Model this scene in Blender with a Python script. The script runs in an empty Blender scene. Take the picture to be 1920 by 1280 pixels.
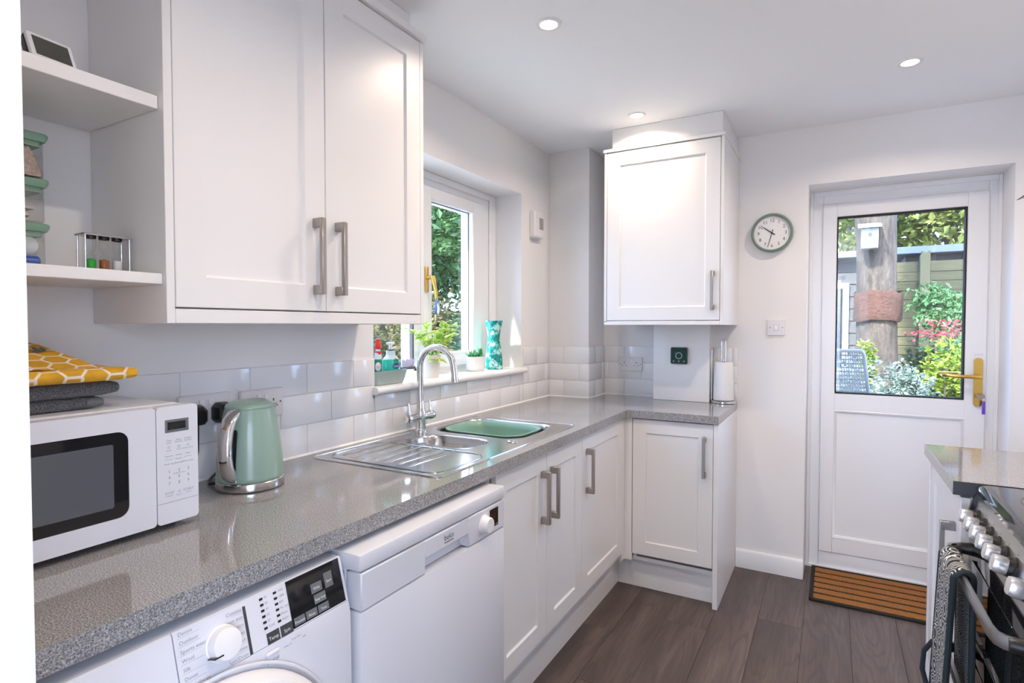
import bpy, bmesh, math, random
from mathutils import Vector, Matrix, geometry, noise
random.seed(7)
R = random.Random(11)
PI = math.pi
scene = bpy.context.scene
COL = scene.collection

# ------------------------------------------------------------------ camera
F_PX = 1061.7
CAM = Vector((1.4827, 0.0, 1.3281))
YAW, PITCH, ROLL = -0.5151, -0.0276, 0.0004
fw = Vector((math.sin(YAW) * math.cos(PITCH), math.cos(YAW) * math.cos(PITCH), math.sin(PITCH)))
rt = Vector((math.cos(YAW), -math.sin(YAW), 0.0))
up = rt.cross(fw)
rt, up = rt * math.cos(ROLL) + up * math.sin(ROLL), up * math.cos(ROLL) - rt * math.sin(ROLL)
cam_data = bpy.data.cameras.new('camera')
cam_data.sensor_fit = 'HORIZONTAL'
cam_data.sensor_width = 36.0
cam_data.lens = F_PX / 1920.0 * 36.0
cam_data.clip_start = 0.02
cam = bpy.data.objects.new('camera', cam_data)
COL.objects.link(cam)
cam.matrix_world = Matrix(((rt.x, up.x, -fw.x, CAM.x), (rt.y, up.y, -fw.y, CAM.y), (rt.z, up.z, -fw.z, CAM.z), (0, 0, 0, 1)))
scene.camera = cam

# ------------------------------------------------------------------ world, sun, exposure
world = bpy.data.worlds.new('world')
scene.world = world
world.use_nodes = True
wn, wl = world.node_tree.nodes, world.node_tree.links
wn.clear()
sky = wn.new('ShaderNodeTexSky')
sky.sky_type = 'NISHITA'
sky.sun_disc = False
sky.sun_elevation = math.radians(48)
sky.sun_rotation = math.radians(140)
sky.air_density = 1.0
sky.dust_density = 2.5
wmix = wn.new('ShaderNodeMix'); wmix.data_type = 'RGBA'
wmix.inputs['Factor'].default_value = 0.45
wbg = wn.new('ShaderNodeBackground')
wbg.inputs['Strength'].default_value = 1.25
wout = wn.new('ShaderNodeOutputWorld')
wl.new(sky.outputs['Color'], wmix.inputs['A'])
wmix.inputs['B'].default_value = (4.0, 6.3, 11.8, 1)
wl.new(wmix.outputs['Result'], wbg.inputs['Color'])
wl.new(wbg.outputs['Background'], wout.inputs['Surface'])

sun_data = bpy.data.lights.new('sun', 'SUN')
sun_data.energy = 20.0
sun_data.angle = math.radians(4.0)
sun_data.color = (1.0, 0.95, 0.86)
sun = bpy.data.objects.new('sun', sun_data)
COL.objects.link(sun)
sun.rotation_euler = Vector((0.25, 0.65, -0.73)).to_track_quat('-Z', 'Y').to_euler()

LAMP_POWER = 5.6
LAMP_COLOR = (1.0, 0.83, 0.66)

scene.view_settings.view_transform = 'Standard'
scene.view_settings.look = 'None'
scene.view_settings.exposure = 0.27
scene.view_settings.gamma = 1.0
scene.view_settings.use_curve_mapping = False
scene.cycles.use_denoising = True
scene.cycles.max_bounces = 12
scene.cycles.diffuse_bounces = 6
scene.cycles.glossy_bounces = 5
scene.cycles.transparent_max_bounces = 24
scene.cycles.sample_clamp_indirect = 6.0
scene.cycles.caustics_reflective = False
scene.cycles.caustics_refractive = False

# ------------------------------------------------------------------ materials
def mat(name, col=(0.8, 0.8, 0.8), rough=0.5, metal=0.0, spec=0.5, emit=None, estr=0.0, coat=0.0, sheen=0.0):
    m = bpy.data.materials.new(name)
    m.use_nodes = True
    b = m.node_tree.nodes['Principled BSDF']
    b.inputs['Base Color'].default_value = (*col, 1)
    b.inputs['Roughness'].default_value = rough
    b.inputs['Metallic'].default_value = metal
    b.inputs['Specular IOR Level'].default_value = spec
    b.inputs['Coat Weight'].default_value = coat
    b.inputs['Sheen Weight'].default_value = sheen
    if emit:
        b.inputs['Emission Color'].default_value = (*emit, 1)
        b.inputs['Emission Strength'].default_value = estr
    return m

class G:
    """small node-graph helper on a principled material"""
    def __init__(self, m):
        self.m, self.n, self.l = m, m.node_tree.nodes, m.node_tree.links
        self.b = self.n['Principled BSDF']
    def new(self, t, **kw):
        x = self.n.new(t)
        for k, v in kw.items(): setattr(x, k, v)
        return x
    def coord(self, scale=(1, 1, 1), kind='Object'):
        t = self.new('ShaderNodeTexCoord'); mp = self.new('ShaderNodeMapping')
        mp.inputs['Scale'].default_value = scale
        self.l.new(t.outputs[kind], mp.inputs['Vector'])
        return mp.outputs['Vector']
    def noise(self, vec, scale, detail=3, rough=0.55):
        t = self.new('ShaderNodeTexNoise')
        t.inputs['Scale'].default_value = scale; t.inputs['Detail'].default_value = detail
        t.inputs['Roughness'].default_value = rough
        self.l.new(vec, t.inputs['Vector'])
        return t.outputs['Fac']
    def ramp(self, fac, stops, interp='LINEAR'):
        r = self.new('ShaderNodeValToRGB'); r.color_ramp.interpolation = interp
        e = r.color_ramp.elements
        while len(e) < len(stops): e.new(0.5)
        for s, (p, c) in zip(e, stops):
            s.position = p; s.color = (*c, 1) if len(c) == 3 else c
        self.l.new(fac, r.inputs['Fac'])
        return r.outputs['Color']
    def mix(self, fac, a, b, blend='MIX'):
        x = self.new('ShaderNodeMix', data_type='RGBA', blend_type=blend)
        for s, v in (('Factor', fac), ('A', a), ('B', b)):
            if isinstance(v, (int, float)): x.inputs[s].default_value = v
            elif isinstance(v, tuple): x.inputs[s].default_value = (*v, 1)
            else: self.l.new(v, x.inputs[s])
        return x.outputs['Result']
    def math(self, op, a, b=None):
        x = self.new('ShaderNodeMath', operation=op)
        for i, v in enumerate((a, b)):
            if v is None: continue
            if isinstance(v, (int, float)): x.inputs[i].default_value = v
            else: self.l.new(v, x.inputs[i])
        return x.outputs[0]
    def color(self, c): self.l.new(c, self.b.inputs['Base Color'])
    def rough(self, c): self.l.new(c, self.b.inputs['Roughness'])
    def bump(self, h, strength=0.2, dist=0.002):
        x = self.new('ShaderNodeBump')
        x.inputs['Strength'].default_value = strength; x.inputs['Distance'].default_value = dist
        self.l.new(h, x.inputs['Height']); self.l.new(x.outputs['Normal'], self.b.inputs['Normal'])

def pane_mat(name, tint=(1, 1, 1), ior=1.5, rough=0.0):
    m = bpy.data.materials.new(name); m.use_nodes = True
    n, l = m.node_tree.nodes, m.node_tree.links
    n.clear()
    o = n.new('ShaderNodeOutputMaterial'); mx = n.new('ShaderNodeMixShader')
    t = n.new('ShaderNodeBsdfTransparent'); g = n.new('ShaderNodeBsdfGlossy')
    t.inputs['Color'].default_value = (*tint, 1); g.inputs['Roughness'].default_value = rough
    # Schlick reflectance of one surface, the same from both sides
    lw = n.new('ShaderNodeLayerWeight'); lw.inputs['Blend'].default_value = 0.5
    pw = n.new('ShaderNodeMath'); pw.operation = 'POWER'; pw.inputs[1].default_value = 5.0
    r0 = ((ior - 1) / (ior + 1)) ** 2
    ma = n.new('ShaderNodeMath'); ma.operation = 'MULTIPLY_ADD'; ma.inputs[1].default_value = 1 - r0; ma.inputs[2].default_value = r0
    l.new(lw.outputs['Facing'], pw.inputs[0]); l.new(pw.outputs[0], ma.inputs[0])
    l.new(ma.outputs[0], mx.inputs['Fac']); l.new(t.outputs['BSDF'], mx.inputs[1]); l.new(g.outputs['BSDF'], mx.inputs[2])
    l.new(mx.outputs['Shader'], o.inputs['Surface'])
    return m

M = {}
m = M['wall'] = mat('wall_paint', (0.84, 0.82, 0.81), 0.75, spec=0.25)
g = G(m); g.bump(g.noise(g.coord(), 160, 3), 0.05, 0.001)
m = M['ceiling'] = mat('ceiling_paint', (0.88, 0.885, 0.90), 0.85, spec=0.2)
g = G(m); g.bump(g.noise(g.coord(), 120, 2), 0.04, 0.001)
M['trim'] = mat('white_gloss_trim', (0.84, 0.83, 0.82), 0.35)
M['upvc'] = mat('white_upvc', (0.85, 0.85, 0.86), 0.28)
m = M['cab'] = mat('white_cabinet', (0.80, 0.785, 0.775), 0.38)
g = G(m); v = g.coord((60, 60, 2.5)); g.bump(g.noise(v, 6, 3), 0.06, 0.001)
M['tile'] = mat('white_tile', (0.80, 0.80, 0.81), 0.12)
g = G(M['tile']); oi = g.new('ShaderNodeObjectInfo')
g.color(g.ramp(oi.outputs['Random'], [(0, (0.78, 0.78, 0.795)), (1, (0.82, 0.815, 0.82))]))
g.bump(g.noise(g.coord(), 9, 1), 0.05, 0.003)
M['grout'] = mat('grout', (0.66, 0.65, 0.65), 0.8)
m = M['worktop'] = mat('speckled_worktop', (0.3, 0.3, 0.31), 0.10)
g = G(m); v = g.coord()
a = g.noise(v, 400, 2, 0.7); b2 = g.noise(v, 620, 1, 0.5)
c = g.ramp(a, [(0.30, (0.075, 0.076, 0.083)), (0.46, (0.245, 0.240, 0.242)), (0.56, (0.36, 0.35, 0.347)), (0.72, (0.64, 0.62, 0.61))])
g.color(g.mix(g.ramp(b2, [(0.62, (0, 0, 0)), (0.70, (1, 1, 1))]), c, (0.13, 0.13, 0.14)))
M['worktop'].node_tree.nodes['Principled BSDF'].inputs['Roughness'].default_value = 0.06
M['worktop'].node_tree.nodes['Principled BSDF'].inputs['IOR'].default_value = 1.6
m = M['plank'] = mat('grey_oak_plank', (0.16, 0.13, 0.12), 0.42)
g = G(m); oi = g.new('ShaderNodeObjectInfo')
ofs = g.new('ShaderNodeVectorMath', operation='SCALE'); cmb = g.new('ShaderNodeCombineXYZ')
for k in range(3): g.l.new(oi.outputs['Random'], cmb.inputs[k])
g.l.new(cmb.outputs[0], ofs.inputs[0]); ofs.inputs['Scale'].default_value = 37.0
add = g.new('ShaderNodeVectorMath', operation='ADD')
tc = g.new('ShaderNodeTexCoord'); g.l.new(tc.outputs['Object'], add.inputs[0]); g.l.new(ofs.outputs[0], add.inputs[1])
mp = g.new('ShaderNodeMapping'); mp.inputs['Scale'].default_value = (9, 1.0, 9); g.l.new(add.outputs[0], mp.inputs['Vector'])
mp2 = g.new('ShaderNodeMapping'); mp2.inputs['Scale'].default_value = (90, 4.5, 90); g.l.new(add.outputs[0], mp2.inputs['Vector'])
n1 = g.noise(mp.outputs[0], 1.2, 4, 0.55); n2 = g.noise(mp2.outputs[0], 1.5, 4, 0.65)
# cathedral grain: contour lines of a stretched noise field
rg = g.math('SINE', g.math('MULTIPLY', g.noise(mp.outputs[0], 0.9, 2, 0.45), 85.0))
c1 = g.ramp(n1, [(0.30, (0.060, 0.042, 0.034)), (0.5, (0.092, 0.066, 0.055)), (0.72, (0.138, 0.103, 0.087))])
c2 = g.mix(g.math('MULTIPLY', g.ramp(rg, [(0.2, (0, 0, 0)), (0.9, (1, 1, 1))]), 0.42), c1, (0.050, 0.039, 0.037))
c3 = g.mix(g.math('MULTIPLY', g.ramp(n2, [(0.45, (0, 0, 0)), (0.70, (1, 1, 1))]), 0.5), c2, (0.040, 0.032, 0.031))
hv = g.new('ShaderNodeHueSaturation'); g.l.new(c3, hv.inputs['Color'])
g.l.new(g.math('ADD', g.math('MULTIPLY', oi.outputs['Random'], 0.22), 0.95), hv.inputs['Value'])
g.color(hv.outputs['Color']); g.bump(n2, 0.12, 0.001)
M['steel'] = mat('brushed_steel', (0.55, 0.54, 0.535), 0.17, 1.0)
g = G(M['steel']); g.bump(g.noise(g.coord((4, 300, 300)), 3, 2), 0.03, 0.0005)
M['chrome'] = mat('chrome', (0.80, 0.80, 0.82), 0.06, 1.0)
M['nickel'] = mat('brushed_nickel', (0.40, 0.365, 0.34), 0.36, 1.0)
g = G(M['nickel']); g.bump(g.noise(g.coord((300, 300, 6)), 4, 2), 0.05, 0.0005)
M['brass'] = mat('polished_brass', (0.80, 0.52, 0.13), 0.22, 1.0)
M['white_enamel'] = mat('white_enamel', (0.67, 0.68, 0.73), 0.25)
M['lens_grey'] = mat('door_lens_grey', (0.52, 0.52, 0.55), 0.2)
M['white_plastic'] = mat('white_plastic', (0.80, 0.79, 0.80), 0.35)
M['socket'] = mat('socket_plastic', (0.74, 0.72, 0.73), 0.35)
M['black'] = mat('black_plastic', (0.012, 0.012, 0.013), 0.35)
M['black_gloss'] = mat('black_glass', (0.012, 0.012, 0.014), 0.05)
M['dark'] = mat('dark_grey', (0.045, 0.047, 0.053), 0.5)
M['print'] = mat('dark_print', (0.05, 0.05, 0.06), 0.6)
M['grey_print'] = mat('grey_print', (0.25, 0.26, 0.29), 0.6)
M['white_print'] = mat('white_print', (0.75, 0.75, 0.75), 0.6)
M['line_print'] = mat('pale_line_print', (0.45, 0.46, 0.50), 0.6)
M['lcd'] = mat('lcd', (0.075, 0.075, 0.06), 0.2)
M['sage'] = mat('sage_green_enamel', (0.245, 0.36, 0.30), 0.30, coat=0.3)
M['sage_plastic'] = mat('sage_green_plastic', (0.20, 0.34, 0.25), 0.4)
M['sage_rim'] = mat('sage_clock_rim', (0.19, 0.265, 0.225), 0.4)
M['basin'] = mat('green_basin_plastic', (0.20, 0.36, 0.28), 0.35)
M['caddy'] = mat('grey_green_caddy', (0.33, 0.40, 0.37), 0.45)
M['paper'] = mat('white_paper', (0.86, 0.85, 0.84), 0.9)
g = G(M['paper']); g.bump(g.noise(g.coord(), 220, 2), 0.2, 0.001)
M['glass'] = pane_mat('clear_glass', (0.99, 1.0, 0.995))
M['thin_glass'] = pane_mat('thin_clear_plastic', (0.985, 0.99, 0.99), 1.4)
M['lamp'] = mat('lamp_disc', (1, 1, 1), 0.5, emit=(1.0, 0.92, 0.80), estr=14.0)
M['terry'] = mat('charcoal_terry', (0.085, 0.09, 0.10), 0.95, sheen=0.3)
g = G(M['terry']); n1 = g.noise(g.coord(), 420, 2, 0.7); g.color(g.ramp(n1, [(0.35, (0.02, 0.022, 0.027)), (0.7, (0.20, 0.21, 0.225))])); g.bump(n1, 1.0, 0.006)
M['terry_band'] = mat('charcoal_towel_band', (0.13, 0.14, 0.15), 0.9)
# honeycomb print: hexagon grid from two offset rectangular grids
m = M['honey'] = mat('honeycomb_print', (0.8, 0.5, 0.05), 0.85)
g = G(m)
tc = g.new('ShaderNodeTexCoord'); sp = g.new('ShaderNodeSeparateXYZ'); g.l.new(tc.outputs['Object'], sp.inputs[0])
HX = 0.041
u = g.math('ADD', g.math('DIVIDE', sp.outputs['Y'], HX), 50.0)
vv = g.math('ADD', g.math('DIVIDE', g.math('SUBTRACT', sp.outputs['Z'], sp.outputs['X']), HX), 50.0)
S3 = 1.7320508
def cell(off):
    a = g.math('SUBTRACT', g.math('MODULO', g.math('ADD', u, off * S3 / 2), S3), S3 / 2)
    b = g.math('SUBTRACT', g.math('MODULO', g.math('ADD', vv, off * 0.5), 1.0), 0.5)
    a = g.math('ABSOLUTE', a); b = g.math('ABSOLUTE', b)
    return g.math('MAXIMUM', g.math('ADD', g.math('MULTIPLY', a, S3 / 2), g.math('MULTIPLY', b, 0.5)), b)
hd = g.math('MINIMUM', cell(0.0), cell(1.0))
yel = g.ramp(g.noise(g.coord(), 25, 2), [(0.3, (0.52, 0.27, 0.012)), (0.7, (0.70, 0.36, 0.02))])
g.color(g.mix(g.ramp(hd, [(0.43, (0, 0, 0)), (0.455, (1, 1, 1))]), yel, (0.74, 0.66, 0.56)))
# oven glove: pale arcs on dark
m = M['glove'] = mat('wave_print_cotton', (0.3, 0.3, 0.3), 0.9)
g = G(m)
vo = g.new('ShaderNodeTexVoronoi', feature='F1'); vo.inputs['Scale'].default_value = 21.0; vo.inputs['Randomness'].default_value = 0.45
g.l.new(g.coord((0.5, 1, 1)), vo.inputs['Vector'])
wv = g.math('SINE', g.math('MULTIPLY', vo.outputs['Distance'], 62.0))
g.color(g.ramp(wv, [(0.40, (0.015, 0.02, 0.024)), (0.62, (0.66, 0.66, 0.64))]))
M['glove_trim'] = mat('dark_teal_binding', (0.012, 0.022, 0.026), 0.8)
m = M['coir'] = mat('coir', (0.42, 0.17, 0.04), 0.95)
g = G(m); n1 = g.noise(g.coord(), 260, 3, 0.8); g.color(g.ramp(n1, [(0.3, (0.20, 0.07, 0.012)), (0.7, (0.60, 0.26, 0.07))])); g.bump(n1, 1.0, 0.006)
M['rubber'] = mat('black_rubber', (0.018, 0.018, 0.018), 0.85)
m = M['vase'] = mat('teal_marbled_glass', (0.02, 0.30, 0.27), 0.15)
g = G(m); n1 = g.noise(g.coord(), 26, 4, 0.7)
g.color(g.ramp(n1, [(0.44, (0.008, 0.22, 0.20)), (0.52, (0.03, 0.42, 0.36)), (0.60, (0.55, 0.80, 0.76))]))
M['cream_pot'] = mat('cream_pot', (0.74, 0.68, 0.58), 0.5)
M['white_pot'] = mat('white_pot', (0.80, 0.79, 0.77), 0.5)
M['soil'] = mat('soil', (0.05, 0.035, 0.025), 0.95)
g = G(M['soil']); g.bump(g.noise(g.coord(), 60, 4), 0.8, 0.02)
def leaf_mat(name, c0, c1, scale=9.0, trans=0.35):
    m = mat(name, c0, 0.5)
    g = G(m)
    c = g.ramp(g.noise(g.coord(), scale, 3, 0.65), [(0.32, c0), (0.68, c1)])
    g.color(c)
    t = g.new('ShaderNodeBsdfTranslucent'); g.l.new(c, t.inputs['Color'])
    mx = g.new('ShaderNodeMixShader'); mx.inputs['Fac'].default_value = trans
    out = [x for x in g.n if x.type == 'OUTPUT_MATERIAL'][0]
    g.l.new(g.b.outputs[0], mx.inputs[1]); g.l.new(t.outputs[0], mx.inputs[2]); g.l.new(mx.outputs[0], out.inputs['Surface'])
    return m
M['leaf_var_edge'] = leaf_mat('yellow_leaf_margin', (0.74, 0.80, 0.22), (0.88, 0.88, 0.52), 40)
M['leaf_var'] = leaf_mat('lime_leaf_centre', (0.24, 0.48, 0.03), (0.46, 0.68, 0.08), 40)
M['succulent'] = leaf_mat('succulent_green', (0.03, 0.26, 0.06), (0.10, 0.45, 0.14), 30, 0.1)
M['leaf_tree'] = leaf_mat('tree_leaf', (0.035, 0.13, 0.035), (0.15, 0.30, 0.07), 2.2)
M['leaf_dark'] = leaf_mat('dark_leaf', (0.018, 0.075, 0.03), (0.06, 0.17, 0.06), 2.5)
M['leaf_lime'] = leaf_mat('lime_leaf', (0.17, 0.33, 0.02), (0.42, 0.54, 0.05), 6)
M['leaf_yellow'] = leaf_mat('yellow_green_leaf', (0.13, 0.22, 0.03), (0.40, 0.44, 0.11), 2.0)  # mottled yellow-green foliage
M['leaf_silver'] = leaf_mat('silver_leaf', (0.20, 0.31, 0.25), (0.40, 0.50, 0.43), 8)
M['leaf_acer'] = leaf_mat('acer_leaf', (0.06, 0.23, 0.07), (0.18, 0.40, 0.15), 5)
M['leaf_red'] = leaf_mat('red_flower', (0.55, 0.03, 0.06), (0.80, 0.16, 0.20), 6)
M['leaf_brown'] = leaf_mat('bronze_leaf', (0.08, 0.10, 0.03), (0.24, 0.20, 0.07), 4)
m = M['bark'] = mat('bark', (0.2, 0.16, 0.12), 0.95)
g = G(m); n1 = g.noise(g.coord((7, 7, 1.6)), 3, 5, 0.7); g.color(g.ramp(n1, [(0.3, (0.05, 0.04, 0.033)), (0.55, (0.14, 0.113, 0.09)), (0.8, (0.25, 0.205, 0.17))])); g.bump(n1, 1.0, 0.05)
m = M['fence'] = mat('fence_board', (0.2, 0.18, 0.08), 0.85)
g = G(m); oi = g.new('ShaderNodeObjectInfo'); n1 = g.noise(g.coord((2, 30, 30)), 2, 4)
c = g.ramp(n1, [(0.3, (0.085, 0.085, 0.035)), (0.7, (0.17, 0.165, 0.075))])
g.color(g.mix(g.math('MULTIPLY', oi.outputs['Random'], 0.4), c, (0.14, 0.12, 0.07)))
M['fence_post'] = mat('fence_post', (0.20, 0.185, 0.095), 0.85)
M['shed'] = mat('dark_shed_board', (0.075, 0.078, 0.082), 0.7)
M['shed_roof'] = mat('pale_blue_grey_sheet', (0.26, 0.31, 0.42), 0.5)
M['hessian'] = mat('rust_hessian', (0.26, 0.10, 0.055), 0.95)
g = G(M['hessian']); n1 = g.noise(g.coord(), 30, 4, 0.7); g.color(g.ramp(n1, [(0.3, (0.060, 0.026, 0.018)), (0.7, (0.155, 0.068, 0.046))])); g.bump(n1, 0.8, 0.02)
M['birdbox'] = mat('pale_birdbox', (0.45, 0.46, 0.46), 0.7)
M['mesh_fabric'] = mat('blue_grey_mesh', (0.16, 0.21, 0.27), 0.7)
M['chair_frame'] = mat('grey_chair_frame', (0.20, 0.22, 0.25), 0.4)
m = M['paving'] = mat('garden_paving', (0.36, 0.34, 0.31), 0.9)
g = G(m); n1 = g.noise(g.coord(), 5, 4); g.color(g.ramp(n1, [(0.3, (0.26, 0.25, 0.23)), (0.7, (0.44, 0.42, 0.38))]))
M['red'] = mat('red_plastic', (0.70, 0.015, 0.02), 0.3)
M['teal_soap'] = mat('teal_soap', (0.02, 0.52, 0.38), 0.15)
M['clear_soap'] = mat('pale_soap_bottle', (0.62, 0.74, 0.78), 0.12)
M['navy'] = mat('navy_label', (0.015, 0.04, 0.20), 0.4)
M['green_label'] = mat('green_label', (0.02, 0.22, 0.10), 0.4)
M['lilac'] = mat('lilac_bristles', (0.66, 0.62, 0.74), 0.7)
M['blue'] = mat('blue_plastic', (0.03, 0.10, 0.42), 0.35)
M['purple'] = mat('purple_tag', (0.16, 0.05, 0.55), 0.4)
M['sand_green'] = mat('green_sand', (0.03, 0.42, 0.04), 0.9)
M['sand_brown'] = mat('rust_sand', (0.34, 0.12, 0.04), 0.9)
M['sand_white'] = mat('white_sand', (0.75, 0.75, 0.75), 0.9)
M['grain'] = mat('pinkish_grain', (0.50, 0.37, 0.31), 0.9)
g = G(M['grain']); n1 = g.noise(g.coord(), 180, 3, 0.7); g.color(g.ramp(n1, [(0.3, (0.36, 0.24, 0.19)), (0.7, (0.62, 0.50, 0.44))])); g.bump(n1, 1.0, 0.005)
M['packet'] = mat('pinkish_sachet', (0.52, 0.44, 0.42), 0.6)
M['thermo'] = mat('dark_green_thermostat', (0.012, 0.055, 0.045), 0.18)
M['fascia'] = mat('cooker_steel', (0.46, 0.455, 0.45), 0.28, 1.0)
M['knob'] = mat('satin_silver_knob', (0.78, 0.78, 0.80), 0.22, 0.7)
M['hob'] = mat('hob_glass', (0.014, 0.017, 0.018), 0.04)
M['mw_mesh'] = mat('microwave_mesh', (0.10, 0.105, 0.12), 0.12)

# outdoor surfaces: measured against direct sun, so kept as dark as real leaves, bark and boards
OUT = 0.58
for k in ('leaf_tree', 'leaf_dark', 'leaf_lime', 'leaf_yellow', 'leaf_silver', 'leaf_acer', 'leaf_red', 'leaf_brown', 'bark', 'fence', 'fence_post', 'shed', 'shed_roof', 'hessian', 'birdbox', 'mesh_fabric', 'chair_frame'):
    for nd in M[k].node_tree.nodes:
        if nd.type == 'VALTORGB':
            for e in nd.color_ramp.elements: e.color = (e.color[0] * OUT, e.color[1] * OUT, e.color[2] * OUT, 1)
        if nd.type == 'BSDF_PRINCIPLED':
            c = nd.inputs['Base Color'].default_value; nd.inputs['Base Color'].default_value = (c[0] * OUT, c[1] * OUT, c[2] * OUT, 1)
M['bounce_floor'] = mat('bounce_floor', (0.62, 0.58, 0.53), 0.6)  # pale tone chosen to bounce daylight onto the ceiling
# ------------------------------------------------------------------ builders
ORG = {}
class B:
    """collects shapes into one bmesh; self.T maps local to world, self.mi is the material slot"""
    def __init__(self, T=None):
        self.bm = bmesh.new(); self.T = T or Matrix.Identity(4); self.mi = 0
    def v(self, *co):
        return self.bm.verts.new(self.T @ Vector(co))
    def f(self, vs, smooth=True):
        try:
            fc = self.bm.faces.new(vs)
        except ValueError:
            return None
        fc.material_index = self.mi; fc.smooth = smooth
        return fc
    def box(self, x0, x1, y0, y1, z0, z1, bev=0.0, seg=2):
        p = [self.v(x, y, z) for z in (z0, z1) for y in (y0, y1) for x in (x0, x1)]
        fs = [self.f([p[i] for i in q]) for q in ((0, 2, 3, 1), (4, 5, 7, 6), (0, 1, 5, 4), (2, 6, 7, 3), (0, 4, 6, 2), (1, 3, 7, 5))]
        if bev > 0:
            es = list({e for q in fs for e in q.edges})
            r = bmesh.ops.bevel(self.bm, geom=es, offset=bev, segments=seg, affect='EDGES', profile=0.5)
            for q in r['faces']: q.material_index = self.mi; q.smooth = True
        return self
    def ring(self, pts):
        return [self.v(*p) for p in pts]
    def bridge(self, a, b):
        n = len(a)
        for i in range(n): self.f([a[i], a[(i + 1) % n], b[(i + 1) % n], b[i]])
    def loft(self, rings, cap0=True, cap1=True):
        rs = [self.ring(r) for r in rings]
        for a, b in zip(rs, rs[1:]): self.bridge(a, b)
        if cap0: self.f(list(reversed(rs[0])))
        if cap1: self.f(rs[-1])
        return rs
    def cyl(self, p0, p1, r0, r1=None, n=24, cap0=True, cap1=True, prof=None):
        """cylinder, cone, or (prof = [(t along, radius)]) turned shape between two points"""
        r1 = r0 if r1 is None else r1
        p0, p1 = Vector(p0), Vector(p1); d = (p1 - p0)
        q = d.normalized().to_track_quat('Z', 'Y').to_matrix()
        e1, e2 = q @ Vector((1, 0, 0)), q @ Vector((0, 1, 0))
        prof = prof or [(0, r0), (1, r1)]
        rs = []
        for t, r in prof:
            c = p0 + d * t
            rs.append([c + (e1 * math.cos(2 * PI * i / n) + e2 * math.sin(2 * PI * i / n)) * max(r, 1e-5) for i in range(n)])
        self.loft(rs, cap0, cap1)
        return self
    def lathe(self, c, prof, n=32, cap0=True, cap1=True, sx=1.0, sy=1.0):
        rs = [[(c[0] + sx * r * math.cos(2 * PI * i / n), c[1] + sy * r * math.sin(2 * PI * i / n), c[2] + z) for i in range(n)] for r, z in prof]
        self.loft(rs, cap0, cap1)
        return self
    def tube(self, pts, r, n=12, cap=True, closed=False, sy=1.0):
        pts = [Vector(p) for p in pts]; N = len(pts)
        rr = r if isinstance(r, (list, tuple)) else [r] * N
        tan = []
        for i in range(N):
            if closed: t = pts[(i + 1) % N] - pts[i - 1]
            else: t = pts[min(i + 1, N - 1)] - pts[max(i - 1, 0)]
            tan.append(t.normalized())
        nrm = Vector((0, 0, 1)) if abs(tan[0].z) < 0.9 else Vector((1, 0, 0))
        rs = []
        for p, t, q in zip(pts, tan, rr):
            nrm = (nrm - t * nrm.dot(t)).normalized(); bn = t.cross(nrm)
            rs.append([p + (nrm * math.cos(2 * PI * i / n) + bn * sy * math.sin(2 * PI * i / n)) * q for i in range(n)])
        vs = [self.ring(x) for x in rs]
        for a, b in zip(vs, vs[1:]): self.bridge(a, b)
        if closed: self.bridge(vs[-1], vs[0])
        elif cap: self.f(list(reversed(vs[0]))); self.f(vs[-1])
        return self
    def plate(self, outer, holes, z0, z1):
        """flat plate with holes; outlines are lists of (x, y)"""
        loops = [outer] + list(holes)
        tri = geometry.tessellate_polygon([[Vector((*p, 0)) for p in l] for l in loops])
        flat = [p for l in loops for p in l]
        for z, flip in ((z0, True), (z1, False)):
            vs = [self.v(p[0], p[1], z) for p in flat]
            for t in tri:
                self.f([vs[i] for i in (reversed(t) if flip else t)])
            if flip: lo = vs
            else: hi = vs
        k = 0
        for l in loops:
            n = len(l)
            for i in range(n):
                a, b = k + i, k + (i + 1) % n
                self.f([lo[a], lo[b], hi[b], hi[a]])
            k += n
        bmesh.ops.remove_doubles(self.bm, verts=self.bm.verts[:], dist=1e-6)
        return self
    def prism(self, poly, h0, h1):
        """polygon in local xy, extruded along local z"""
        self.loft([[(p[0], p[1], h0) for p in poly], [(p[0], p[1], h1) for p in poly]])
        return self

def frameT(o, U, V):
    """local x = U, local y = V, local z = U x V, at point o"""
    U, V = Vector(U), Vector(V); W = U.cross(V)
    return Matrix(((U.x, V.x, W.x, o[0]), (U.y, V.y, W.y, o[1]), (U.z, V.z, W.z, o[2]), (0, 0, 0, 1)))
def rrect(x0, x1, y0, y1, r, n=5):
    out = []
    for cx, cy, a0 in ((x1 - r, y1 - r, 0), (x0 + r, y1 - r, PI / 2), (x0 + r, y0 + r, PI), (x1 - r, y0 + r, 1.5 * PI)):
        for i in range(n + 1):
            a = a0 + PI / 2 * i / n
            out.append((cx + r * math.cos(a), cy + r * math.sin(a)))
    return out

_txt = {}
def text(b, s, o, U, V, size, align='CENTER', depth=0.0003):
    """flat lettering on a surface: o = baseline point, U = reading direction, V = up"""
    k = (s, align)
    if k not in _txt:
        cu = bpy.data.curves.new('lettering', 'FONT'); cu.body = s; cu.align_x = align; cu.size = 1.0; cu.resolution_u = 2
        ob = bpy.data.objects.new('lettering', cu); COL.objects.link(ob)
        dg = bpy.context.evaluated_depsgraph_get()
        me = bpy.data.meshes.new_from_object(ob.evaluated_get(dg))
        _txt[k] = ([tuple(x.co) for x in me.vertices], [tuple(p.vertices) for p in me.polygons])
        bpy.data.objects.remove(ob); bpy.data.meshes.remove(me); bpy.data.curves.remove(cu)
    vs, fs = _txt[k]
    T = frameT(o, U, V)
    nv = [b.bm.verts.new(T @ Vector((x * size, y * size, depth))) for x, y, z in vs]
    for q in fs: b.f([nv[i] for i in q], False)

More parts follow.
